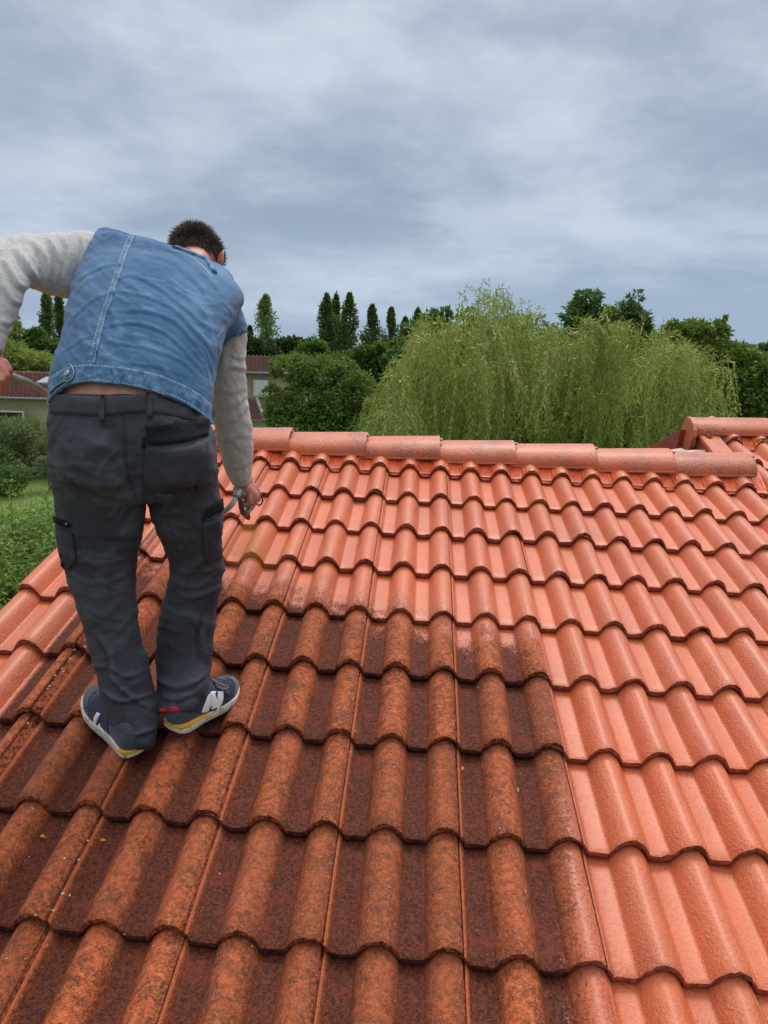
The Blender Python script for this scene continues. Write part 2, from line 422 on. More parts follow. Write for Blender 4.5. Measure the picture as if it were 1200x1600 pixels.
# ---- the tiles
variants = [tile_mesh('tile_%d' % k, k+1) for k in range(9)]
vg = [tile_mesh('verge_tile_%d' % k, 40+k, ua=-.185, ub=.93, flange=False, verge=True) for k in range(3)]
up_first = tile_mesh('cut_tile', 77, ua=-.02, ub=1.0, flange=False)
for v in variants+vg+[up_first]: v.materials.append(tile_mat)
def put_tile(i, j, me):
    o = bpy.data.objects.new('tile', me); COL.objects.link(o); o.parent = roof
    o.location = (i*TW+random.uniform(-.0018, .0018), -j*TL+random.uniform(-.0055, .0055), random.uniform(-.001, .0022))
    o.rotation_euler = (math.radians(random.uniform(-.16, .10)), math.radians(random.uniform(-.3, .3)), math.radians(random.uniform(-.22, .22)))
    return o
for j in range(-1, 11):
    for i in range(-5, 9):
        me = vg[random.randrange(3)] if i == -5 else random.choice(variants)
        put_tile(i, j, me)
for j in (-2, -3):
    for i in range(5, 9): put_tile(i, j, random.choice(variants))
# ---- pleated flashing under the ridge caps
fl_m, t, b = newmat('pleated_flashing')
v = coords(t); nz = t.noise(v, 30, 4)
t.put(b.inputs['Base Color'], t.mix(t.mr(nz, .35, .65), sr(196, 78, 38), sr(216, 100, 56))); b.inputs['Roughness'].default_value = .36
t.put(b.inputs['Normal'], t.bump(t.noise(v, 120, 3), .6, .002))
def flashing(x0, x1, ylo, yhi, seed):
    r = random.Random(seed); nx = int((x1-x0)/.0026); ny = 9
    V = []; Fc = []
    for b_ in range(ny+1):
        f = b_/ny
        for a in range(nx+1):
            x = x0+(x1-x0)*a/nx; u = (x/TW) % 1.0
            edge = ylo - .016*math.cos(2*math.pi*(x/TW-.15)*2) + .005*noise.noise(Vector((x*9, 3, seed))) + .0022*math.sin(x*700)
            y = edge+(yhi-edge)*f
            hp = prof(u)+ZOFF+.012+TT*(1-((y % TL)/TL))*.2
            top = .030
            k = f**.9
            ple = .0026*math.sin(x*2*math.pi/.0135+1.4*noise.noise(Vector((x*14, y*9, 0)))) + .002*noise.noise(Vector((x*60, y*30, seed)))
            z = hp*(1-k)+top*k + ple*(1-.3*f)
            V.append((x, y, z))
    for b_ in range(ny):
        for a in range(nx):
            k = b_*(nx+1)+a; Fc.append((k, k+1, k+nx+2, k+nx+1))
    return mesh_np('ridge_flashing', V, Fc, True, fl_m)
set_world(link('ridge_flashing', flashing(-5.1*TW, 5.27*TW, .315, .47, 1)), roof, MR, MR)
set_world(link('ridge_flashing', flashing(IU*TW+.16, 9.8*TW, .90, 1.045, 2)), roof, MR, MR)
# ---- ridge caps
def cap_mesh(seed, L=.43, hw=.112, h=.068, th=.012):
    r = random.Random(seed); V = []; Fc = []; nseg = 22
    def sec(x, s, z0, jit=0):
        out = []
        for k in range(nseg+1):
            a = math.pi*k/nseg
            c = math.cos(a); s_ = math.sin(a)
            yy = -hw*s*math.copysign(abs(c)**.82, c); zz = h*s*(s_**.85)
            out.append((x+r.uniform(-jit, jit), yy, z0+zz))
        return out
    ringsx = [(0, .955), (.03, .955), (L*.5, .98), (L-.012, 1.0), (L-.003, .995), (L, .98)]
    rows = [sec(x, s, .020*x/L, .0008 if x == L else 0) for x, s in ringsx]
    inner = [[(p[0], p[1]*.90, p[2]-th) for p in rw] for rw in (rows[-1], rows[0])]
    allr = rows+inner
    for rw in allr: V += rw
    n = nseg+1
    for a in range(len(allr)-1):
        for k in range(nseg): Fc.append((a*n+k, (a+1)*n+k, (a+1)*n+k+1, a*n+k+1))
    # closed lower lips
    for a in range(len(rows)-1):
        for e in (0, nseg):
            pass
    k0 = len(V)
    for e in (0, nseg):
        A = [a*n+e for a in range(len(rows))]
        k0 = len(V)
        for a in range(len(rows)): p = rows[a][e]; V.append((p[0], p[1]*.90, p[2]-.004))
        for a in range(len(rows)-1): Fc.append((A[a], A[a+1], k0+a+1, k0+a))
    me = mesh_np('ridge_cap', V, Fc, True, cap_mat); return me
caps = [cap_mesh(k) for k in range(3)]
def cap_x(px):                                             # roof x of a joint on the main ridge
    lo_, hi_ = -3.0, 3.0
    for _ in range(40):
        md = (lo_+hi_)/2
        if UV(MR @ Vector((md, YA, .075)))[0] < px: lo_ = md
        else: hi_ = md
    return lo_
joints = [cap_x(q) for q in (1173, 1049, 929, 804, 687.6, 573.6, 455)]
pitch_ = (joints[0]-joints[-1])/6
while len(joints) < 9: joints.append(joints[-1]-pitch_)
for k in range(9):
    o = bpy.data.objects.new('ridge_cap', caps[k % 3]); COL.objects.link(o); o.parent = roof
    xe = joints[k]
    if xe < -1.25: bpy.data.objects.remove(o); continue
    o.scale = ((joints[k]-joints[k+1]+.03)/.43 if k < 8 else 1, 1, 1)
    o.location = (xe-.43*o.scale[0], YA+random.uniform(-.002, .002), .012+random.uniform(-.0015, .0015))
    o.rotation_euler = (random.uniform(-.03, .03), math.radians(-.3+random.uniform(-.25, .25)), random.uniform(-.006, .006))
for k in range(5):
    o = bpy.data.objects.new('ridge_cap', caps[k % 3]); COL.objects.link(o); o.parent = roof
    o.location = (4.74*TW+.405*k, YB, .022); o.rotation_euler = (0, math.radians(-.2), 0)
    o.scale = (1, .92, .78)
# small end clips of the caps
clip_m = simple('clip_metal', sr(140, 80, 66), .4)
for k in range(9):
    xe = joints[k]
    if xe < -1.25: continue
    o = link('cap_clip', box_mesh('cap_clip', (0, 0, 0), (.016, .02, .009), clip_m, .002)); o.parent = roof
    o.location = (xe+.004, YA, .012+.086)
# ---- gable trim of the raised part
trim_m = simple('painted_trim', sr(150, 60, 46), .55, .5, .12, 5)
def prism(name, poly, x0, x1, mat, bevel=.003):
    bm = bmesh.new(); a = [bm.verts.new((x0, y, z)) for y, z in poly]; b_ = [bm.verts.new((x1, y, z)) for y, z in poly]
    bm.faces.new(a); bm.faces.new(b_[::-1]); n = len(poly)
    for k in range(n): bm.faces.new((a[k], b_[k], b_[(k+1) % n], a[(k+1) % n]))
    bmesh.ops.recalc_face_normals(bm, faces=bm.faces)
    if bevel: bmesh.ops.bevel(bm, geom=bm.edges[:], offset=bevel, segments=1, affect='EDGES')
    me = bpy.data.meshes.new(name); bm.to_mesh(me); bm.free(); me.materials.append(mat); return me
xl = IU*TW
set_world(link('bargeboard', prism('bargeboard', [(YA+.0, -.155), (YA+.0, -.005), (YB-.05, -.005), (YB-.05, -.155)], xl-.03, xl+.005, trim_m)), roof, MR, MR)
set_world(link('verge_trim', prism('verge_trim', [(YA+.05, -.002), (YA+.05, .02), (YB-.02, .02), (YB-.02, -.002)], xl-.035, xl+.075, pm_mat)), roof, MR, MR)
bk = [(YB+.03, .0), (YB+.03, -.14), (YB+.03+bd.y*1.6, -.14+bd.z*1.6), (YB+.03+bd.y*1.6, bd.z*1.6)]
set_world(link('bargeboard', prism('bargeboard', bk, xl-.10, xl-.065, trim_m)), roof, MR, MR)
xe = 4.74*TW
ep = [(-.104, .01), (-.092, .044), (-.056, .070), (0, .080), (.056, .070), (.092, .044), (.104, .01), (.07, -.15), (-.05, -.15)]
set_world(link('ridge_end_plate', prism('ridge_end_plate', [(YB+a, z) for a, z in ep], xe-.022, xe+.002, pm_mat, .004)), roof, MR, MR)
# ---- walls below the roof
wall_m = simple('cream_render', sr(205, 192, 168), .9, .3, .08, 4, .002, 90)
def wall_poly(pts, name='wall'):
    bm = bmesh.new(); vs = [bm.verts.new(p) for p in pts]; bm.faces.new(vs)
    r = bmesh.ops.extrude_face_region(bm, geom=bm.faces[:]); n = (Vector(pts[1])-Vector(pts[0])).cross(Vector(pts[2])-Vector(pts[0])).normalized()
    bmesh.ops.translate(bm, vec=-n*.2, verts=[e for e in r['geom'] if isinstance(e, bmesh.types.BMVert)])
    bmesh.ops.recalc_face_normals(bm, faces=bm.faces)
    me = bpy.data.meshes.new(name); bm.to_mesh(me); bm.free(); me.materials.append(wall_m)
    set_world(link(name, me), house, Matrix.Identity(4), Matrix.Translation(house.location))
def ground(p): return Vector((p.x, p.y, 0))
def Rp(x, y, z): return MR @ Vector((x, y, z))
xg = -4.95*TW; low = -10.4*TL
gA = Rp(xg, low, -.13); gB = Rp(xg, YA, -.13); gC = MR @ (Vector((xg, YA, -.13))+bd*2.4)
wall_poly([ground(gA), gA, gB, gC, ground(gC)])
xr = 9.6*TW
gA2 = Rp(xr, low, -.13); gB2 = Rp(xr, YB, -.13); gC2 = MR @ (Vector((xr, YB, -.13))+bd*3.0)
wall_poly([ground(gC2), gC2, gB2, gA2, ground(gA2)])
wall_poly([ground(gA), ground(gA2), gA2, gA])
# gable of the raised part, above the back slope
h1 = Rp(xl+.02, YA, -.12); h2 = Rp(xl+.02, YB, -.13); h3 = MR @ (Vector((xl+.02, YB, -.13))+bd*2.9)
wall_poly([ground(h1), h1, h2, h3, ground(h3)], 'gable_wall')
# mortar lumps where the trim meets the lower ridge
mort = simple('old_mortar', sr(196, 184, 166), .95, .2, .25, 30, .006, 60)
bm = bmesh.new()
for k in range(16):
    q = bmesh.ops.create_icosphere(bm, subdivisions=2, radius=1)
    c = Vector((xl-.06-.22*random.random(), YA+.10+.30*random.random(), -.09+.05*random.random())); s = random.uniform(.03, .055)
    for vv in q['verts']:
        d = vv.co.copy(); vv.co = c + Vector((d.x*s*1.5, d.y*s*1.2, d.z*s*.8))*(1+.35*noise.noise(d*2+c*9))
me = bpy.data.meshes.new('mortar'); bm.to_mesh(me); bm.free(); me.materials.append(mort)
o = link('mortar', me); set_world(o, roof, MR, MR); o['kind'] = 'stuff'
# ================================================================== ground
ground_m, t, b = newmat('lawn')
v = coords(t)
g1 = t.noise(v, .35, 4, .6); g2 = t.noise(v, 6, 5, .7); g3 = t.noise(v, 45, 3, .7)
c = t.mix(t.mr(g1, .35, .65), sr(104, 130, 64), sr(124, 148, 78)); c = t.mix(t.mr(g2, .42, .66, 0, .55), c, sr(128, 142, 82)); c = t.mix(t.mr(g3, .5, .7, 0, .5), c, sr(62, 84, 36))
t.put(b.inputs['Base Color'], c); b.inputs['Roughness'].default_value = .95; b.inputs['Specular IOR Level'].default_value = .15
t.put(b.inputs['Normal'], t.bump(t.math('ADD', g3, t.math('MULTIPLY', g2, 2.0)), 1.0, .05))
tag(link('ground', mesh_np('ground', [(-900, -900, 0), (900, -900, 0), (900, 1500, 0), (-900, 1500, 0)], [(0, 1, 2, 3)], False, ground_m)), kind='structure')
# ================================================================== foliage
def leaf_mat(name, c1, c2, c3, rough=.5, tr=.35):
    m, t, b = newmat(name); v = coords(t)
    isl = t.node('ShaderNodeNewGeometry').outputs['Random Per Island']
    big = t.noise(v, 1.1, 3, .6)
    col = t.mix(isl, c1, c2); col = t.mix(t.mr(big, .40, .66, 0, .65), col, c3)
    t.put(b.inputs['Base Color'], col); b.inputs['Roughness'].default_value = rough; b.inputs['Specular IOR Level'].default_value = .35
    tn = t.node('ShaderNodeBsdfTranslucent'); t.put(tn.inputs['Color'], t.mix(.5, col, sr(120, 150, 40)))
    mx = t.node('ShaderNodeMixShader'); mx.inputs[0].default_value = tr
    t.L.new(b.outputs[0], mx.inputs[1]); t.L.new(tn.outputs[0], mx.inputs[2])
    t.L.new(mx.outputs[0], t.N['Material Output'].inputs['Surface']); return m
bark = simple('bark', sr(92, 80, 66), .95, .2, .35, 12, .01, 30)
def nrm(a): return a/np.maximum(np.linalg.norm(a, axis=1, keepdims=True), 1e-9)
def leaves(c, d, L, W, R):                                 # diamond leaves: base c, direction d, length L, width W
    n = len(c); d = nrm(d); s = nrm(np.cross(d, R.normal(size=(n, 3))))
    L = np.broadcast_to(L, n)[:, None]; W = np.broadcast_to(W, n)[:, None]
    up = np.cross(s, d)*L*.08
    return np.stack([c, c+d*L*.42+s*W*.5+up, c+d*L, c+d*L*.42-s*W*.5+up], 1)
def Pn(px, py, d):
    c = np.stack([(px-600)/F*d, (py-800)/F*d, d], 1); return c @ CWn0.T + CPn0
CWn0 = np.array(CW); CPn0 = np.array(cam_pos)
def crown(R, clumps, n, L, W, sub=9, fluff=.34, droop=-.2):
    """clumps: (centre, radii). Leaves sit in sub-clumps spread through each clump's volume, denser towards the shell"""
    vol = np.array([r[0]*r[1]+r[1]*r[2]+r[0]*r[2] for c, r in clumps]); vol = vol/vol.sum(); out = []
    for (c, r), f in zip(clumps, vol):
        m_ = max(20, int(n*f)); r = np.array(r)
        ns = max(4, int(sub*max(1, m_/260))); dd = nrm(R.normal(size=(ns, 3))); rad = R.uniform(.45, 1.0, (ns, 1))**.6
        sc = np.array(c)+dd*r*rad; sr_ = R.uniform(.16, .30, ns)*r.mean()*1.1
        k = R.integers(0, ns, m_); q = nrm(R.normal(size=(m_, 3)))*(R.uniform(0, 1, (m_, 1))**.45)
        p = sc[k]+q*sr_[k][:, None]*np.array([1.25, 1.25, .8])
        dirs = nrm(q+.6*dd[k])+R.normal(size=(m_, 3))*fluff+np.array([0, 0, droop])
        out.append(leaves(p, dirs, L*R.uniform(.6, 1.25, m_), W*R.uniform(.7, 1.2, m_), R))
    return np.concatenate(out)
def trunk_mesh(base, tops, r0, seed, mat=bark):
    rr = random.Random(seed); bm = bmesh.new(); parts = []
    fork = Vector(base)*(1)+Vector((0, 0, 0)); tz = sum(Vector(q).z for q in tops)/len(tops)
    fork = Vector((base[0], base[1], tz*.35))
    V = []; Fc = []
    def add(pts, rads):
        me = tube_mesh('x', pts, rads, 7); k = len(V); V.extend([v.co.copy() for v in me.vertices]); Fc.extend([tuple(i+k for i in p.vertices) for p in me.polygons]); bpy.data.meshes.remove(me)
    add([Vector(base)-Vector((0, 0, .1)), Vector(base).lerp(fork, .5), fork, fork+Vector((0, 0, .3))], [r0*1.25, r0, r0*.85, r0*.5])
    for tp in tops:
        tp = Vector(tp); mid = fork.lerp(tp, .5)+Vector((rr.uniform(-.15, .15), rr.uniform(-.15, .15), .12*(tp-fork).length))
        path = smooth_path([fork-Vector((0, 0, .2)), fork.lerp(mid, .5), mid, tp], 3)
        add(path, list(np.linspace(r0*.55, r0*.07, len(path))))
    return mesh_np('trunk', V, Fc, True, mat)
def tree(name, label, cat, clumps, n, L, W, mat, seed, base=None, r0=.16, group=None, sub=9, fluff=.34, droop=-.2, maxtops=14):
    R = np.random.default_rng(seed)
    cs = np.array([c for c, r in clumps]); b0 = base or (cs[:, 0].mean(), cs[:, 1].mean(), 0)
    e = empty(name, tuple(b0), label, cat, group); I = Matrix.Translation(-Vector(b0))
    idx = sorted(range(len(clumps)), key=lambda k: -clumps[k][1][0])[:maxtops]
    o = link('trunk', trunk_mesh(b0, [clumps[k][0] for k in idx], r0, seed), e); o.matrix_parent_inverse = I
    q = crown(R, clumps, n, L, W, sub, fluff, droop)
    o = link('crown', quads_mesh('crown', q.reshape(-1, 3), len(q), mat), e); o.matrix_parent_inverse = I
    return e
def C(px, py, d, rx, rz=None, ry=None):                    # clump given by its pixel place, depth and pixel radii
    rz = rz or rx; k = d/F
    return (tuple(P(px, py, d)), (rx*k, (ry or rx)*k, rz*k))
m_popl = leaf_mat('poplar_leaves', sr(68, 89, 52), sr(96, 116, 68), sr(80, 100, 59))
m_popl2 = leaf_mat('pale_poplar_leaves', sr(98, 121, 69), sr(130, 150, 92), sr(112, 135, 74))
m_dark = leaf_mat('dark_leaves', sr(60, 89, 47), sr(93, 122, 63), sr(75, 109, 55))
m_mid = leaf_mat('ash_leaves', sr(82, 108, 50), sr(126, 150, 76), sr(100, 128, 60))
m_right = leaf_mat('walnut_leaves', sr(74, 100, 46), sr(116, 140, 66), sr(128, 146, 70))
m_will = leaf_mat('willow_leaves', sr(130, 148, 66), sr(192, 200, 126), sr(140, 146, 70), .40, .36)
m_yel = leaf_mat('pale_bush_leaves', sr(130, 153, 74), sr(164, 180, 98), sr(144, 162, 80))
m_weed = leaf_mat('weed_leaves', sr(98, 128, 62), sr(146, 168, 92), sr(116, 142, 70))
m_con = leaf_mat('conifer_leaves', sr(39, 57, 36), sr(57, 77, 48), sr(48, 66, 41), .7, .15)
# ---- poplars
def poplar(px, ytop, ybase, w, d, mat, seed, label, n=5200, group='tall narrow poplars on the skyline'):
    R = np.random.default_rng(seed); k = d/F; b0 = P(px, ybase, d); b0 = Vector((b0.x, b0.y, 0)); top = P(px, ytop, d).z
    e = empty('poplar_tree', tuple(b0), label, 'poplar tree', group); I = Matrix.Translation(-b0)
    hb_ = top*.12
    t_ = link('trunk', tube_mesh('trunk', [b0, b0+Vector((0, 0, top*.4)), b0+Vector((.1, 0, top*.8)), b0+Vector((0, 0, top*.97))], [.28, .2, .09, .03], 6, bark), e); t_.matrix_parent_inverse = I
    nb = 58; z = hb_+(top-hb_)*np.sort(R.uniform(0, 1, nb)**.8); ph = R.uniform(0, 2*math.pi, nb)
    wob = R.uniform(.62, 1.3, nb)
    out = []
    for q in range(nb):                                     # upswept side branches, each with its own leaves
        m_ = n//nb; s = R.uniform(0, 1, m_); zl = np.minimum(z[q]+(s*1.5-.5)*w*k*min(1, (top-z[q])/(w*k))+R.normal(size=m_)*.12, top)
        fl_ = np.clip((zl-hb_)/(top-hb_), 0, 1); env = np.interp(fl_, [0, .15, .45, .7, .85, .95, 1], [.45, .95, 1.15, 1.0, .72, .36, .05])*w*k*.56
        rad = env*wob[q]*(.2+.85*s); th_ = ph[q]+R.normal(size=m_)*.35
        p = np.stack([b0.x+np.cos(th_)*rad, b0.y+np.sin(th_)*rad, zl], 1)+R.normal(size=(m_, 3))*np.array([.06, .06, .10])*w*k*.5
        out.append(leaves(p, R.normal(size=(m_, 3))+np.array([0, 0, .35]), .25*d/70*R.uniform(.6, 1.2, m_), .18*d/70, R))
    out = np.concatenate(out)
    o = link('crown', quads_mesh('crown', out.reshape(-1, 3), len(out), mat), e); o.matrix_parent_inverse = I
D1 = 70
for a in ((415, 466, 620, 34, D1, m_popl2, 1, 'pale green poplar alone, first to the right of the bending man', 4200),
          (508, 464, 620, 24, D1, m_popl, 2, 'dark poplar, left half of the joined pair near the middle'),
          (523, 464, 620, 17, D1+3, m_popl, 3, 'thin poplar leaning on its taller twin, right half of the joined pair'),
          (543, 464, 620, 27, D1, m_popl, 4, 'broad dark poplar just right of the joined pair'),
          (578, 481, 620, 25, D1+2, m_popl, 5, 'cone shaped dark poplar, shorter than the one to its left'),
          (607, 485, 620, 21, D1, m_popl, 6, 'slim dark poplar between the cone shaped one and the last pair'),
          (629, 500, 620, 19, D1+4, m_popl, 7, 'shortest poplar, second from the willow'),
          (648, 487, 620, 26, D1, m_popl, 8, 'ragged dark poplar touching the left side of the willow'),
          (81, 460, 620, 24, 58, m_popl, 9, 'tall dark poplar under the left arm of the man, left of two'),
          (99, 462, 620, 20, 60, m_popl, 10, 'dark poplar against the left edge of the denim vest')): poplar(*a)
for px, yt, w, sd in ((384, 515, 20, 21), (391, 512, 16, 22)):
    poplar(px, yt, 620, w, 62, m_con, sd, ('dark narrow conifer close beside the grey sleeve', 'slightly taller dark conifer between the sleeve and the pale poplar')[sd-21], 2200, 'dark conifers right of the man')
R = np.random.default_rng(404); N = 42000
th_ = R.uniform(-1.5, 1.5, N); rad_ = R.uniform(105, 125, N); hh = 3.2+1.6*np.sin(th_*23)+1.1*np.sin(th_*61+1)+.7*np.sin(th_*140)
c = np.stack([np.sin(th_)*rad_, np.cos(th_)*rad_, np.abs(hh)*R.uniform(0, 1, N)**.6], 1)
q = leaves(c, R.normal(size=(N, 3)), .75, .6, R)
tag(link('distant_woods', quads_mesh('distant_woods', q.reshape(-1, 3), N, m_dark)), 'line of far woods on the horizon behind the houses', 'woods', None, 'stuff')
# ---- far dark trees behind everything
def row(spec, name, label, cat, n, L, W, mat, seed, **k):
    return tree(name, label, cat, [C(*s) for s in spec], n, L, W, mat, seed, **k)
row([(455, 543, 56, 20, 14), (442, 552, 56, 14, 12), (466, 552, 56, 12, 12), (452, 570, 56, 26, 20)], 'broadleaf_tree', 'small dark rounded tree behind the tiled roof, right of the pale poplar', 'tree', 7000, .34, .24, m_con, 31)
row([(487, 552, 50, 24, 20), (475, 575, 50, 30, 28), (505, 575, 50, 26, 26), (520, 590, 50, 26, 26)], 'broadleaf_tree', 'mid green tree with light leaf edges below the joined poplars', 'tree', 9000, .26, .18, m_dark, 32)
row([(545, 575, 48, 28, 26), (575, 570, 48, 26, 30), (600, 565, 48, 26, 30), (560, 610, 48, 40, 40), (610, 600, 48, 40, 40)], 'broadleaf_tree', 'dark tree in the shade left of the willow, below the poplars', 'tree', 11000, .28, .2, m_dark, 33)
row([(665, 520, 44, 32, 30), (690, 505, 44, 26, 22), (640, 545, 44, 32, 30), (720, 520, 44, 40, 36), (680, 570, 44, 60, 50), (760, 560, 44, 60, 60), (830, 560, 44, 60, 60), (900, 570, 44, 60, 60), (980, 575, 44, 60, 60)],
    'broadleaf_tree', 'wide dark tree almost hidden behind the left of the willow', 'tree', 16000, .3, .22, m_dark, 34)
row([(372, 540, 50, 20, 22), (395, 548, 50, 22, 16), (412, 548, 52, 20, 14), (380, 570, 50, 20, 20)], 'broadleaf_tree', 'low dark tree directly above the tiled roof beside the grey sleeve', 'tree', 7000, .3, .2, m_con, 35)
row([(40, 536, 50, 26, 20), (56, 526, 50, 14, 12), (20, 541, 50, 22, 18), (72, 555, 50, 18, 30), (95, 560, 50, 18, 30)], 'broadleaf_tree', 'round mid green tree seen between the left arm and the vest', 'tree', 8000, .24, .17, m_dark, 36)
row([(8, 550, 43.5, 26, 24), (22, 562, 43.5, 26, 22), (50, 568, 43.5, 26, 18), (72, 570, 43.5, 22, 16), (-20, 560, 43.5, 30, 40), (24, 512, 43.5, 5, 20)], 'feathery_tree', 'yellow green feathery tree above the brown roof at the left edge', 'tree', 12000, .28, .07, m_yel, 37, droop=-.5)
# ---- ash tree in front of the right house
row([(466, 562, 20, 9, 9), (500, 566, 20, 9, 9), (530, 573, 20, 8, 8), (434, 576, 20, 11, 13), (452, 578, 20, 26, 20), (478, 582, 20, 26, 24), (510, 585, 20, 26, 24), (540, 592, 20, 26, 26), (428, 616, 20, 15, 11), (448, 640, 20, 28, 30), (480, 630, 20, 38, 38), (525, 632, 20, 40, 40), (560, 625, 20, 30, 44),
     (430, 655, 20, 13, 15), (470, 675, 20, 50, 30), (530, 680, 20, 50, 34), (575, 670, 20, 34, 36), (414, 640, 20, 8, 6), (500, 720, 20, 70, 30)],
    'ash_tree', 'bushy green ash tree in front of the house behind the ridge', 'tree', 26000, .12, .062, m_mid, 41, sub=12, r0=.12)
# ---- trees right of and behind the willow
row([(1060, 522, 19, 24, 18), (1085, 515, 19, 22, 14), (1110, 520, 19, 24, 20), (1128, 512, 19, 12, 14), (1050, 548, 19, 36, 30), (1100, 555, 19, 40, 30), (1150, 560, 19, 34, 22), (1075, 600, 19, 46, 44), (1130, 610, 19, 46, 44), (1180, 590, 19, 36, 36), (1180, 640, 19, 50, 40), (1235, 610, 19, 50, 50), (1090, 650, 19, 60, 40)],
    'walnut_tree', 'dense bright green walnut tree right of the willow, behind the upper ridge', 'tree', 34000, .13, .075, m_right, 42, sub=12)
row([(1160, 558, 34, 24, 18), (1190, 555, 34, 24, 16), (1220, 560, 34, 34, 26), (1170, 585, 34, 40, 30), (1230, 590, 34, 40, 40)], 'broadleaf_tree', 'grey green tree low on the skyline at the right edge', 'tree', 9000, .2, .13, m_dark, 43)
row([(918, 470, 18, 20, 16), (905, 495, 18, 24, 22), (930, 500, 18, 22, 26), (945, 520, 18, 16, 20), (915, 530, 18, 34, 24)], 'broadleaf_tree', 'small dark tree top rising above the middle of the willow', 'tree', 8000, .11, .05, m_dark, 44, droop=-.5)
row([(992, 470, 18, 10, 16), (975, 488, 18, 22, 18), (990, 505, 18, 24, 22), (965, 512, 18, 20, 20), (985, 535, 18, 34, 26)], 'broadleaf_tree', 'loose dark tree top right of the other one above the willow', 'tree', 7000, .11, .05, m_dark, 45, droop=-.5)
row([(600, 690, 18.5, 60, 40), (680, 680, 18.5, 70, 50), (760, 670, 18.5, 70, 60), (840, 665, 18.5, 70, 60), (920, 670, 18.5, 70, 60), (1000, 670, 18.5, 70, 60), (1080, 680, 18.5, 60, 50), (700, 590, 18.5, 60, 50), (800, 570, 18.5, 60, 50), (900, 580, 18.5, 60, 50), (1000, 590, 18.5, 60, 50)],
    'laurel_thicket', 'dark thicket filling the space behind and below the willow strands', 'thicket', 26000, .14, .07, m_dark, 46, sub=12)
# ---- hedge and shrubs across the lawn at left
row([(10, 690, 30, 34, 34), (45, 680, 30, 30, 26), (70, 695, 30, 26, 30), (30, 715, 30, 46, 30), (110, 700, 30, 34, 30), (20, 668, 30, 30, 20), (-25, 690, 30, 36, 40), (110, 700, 30, 34, 30)], 'hedge', 'loose grey green hedge below the cream wall across the lawn', 'hedge', 15000, .15, .05, leaf_mat('hedge_leaves', sr(92, 112, 72), sr(130, 146, 98), sr(104, 122, 76)), 51)
row([(0, 752, 26, 34, 24), (28, 742, 26, 22, 14), (-30, 750, 26, 30, 30)], 'shrub', 'low dark shrub at the foot of the hedge, left edge', 'shrub', 5000, .1, .05, m_dark, 52, r0=.03)
row([(66, 728, 27, 12, 16), (84, 730, 27, 12, 16)], 'shrub', 'small grey leaved shrub in front of the hedge beside the trousers', 'shrub', 2500, .1, .03, leaf_mat('grey_leaves', sr(110, 122, 96), sr(142, 150, 124), sr(120, 130, 104)), 53, r0=.02)
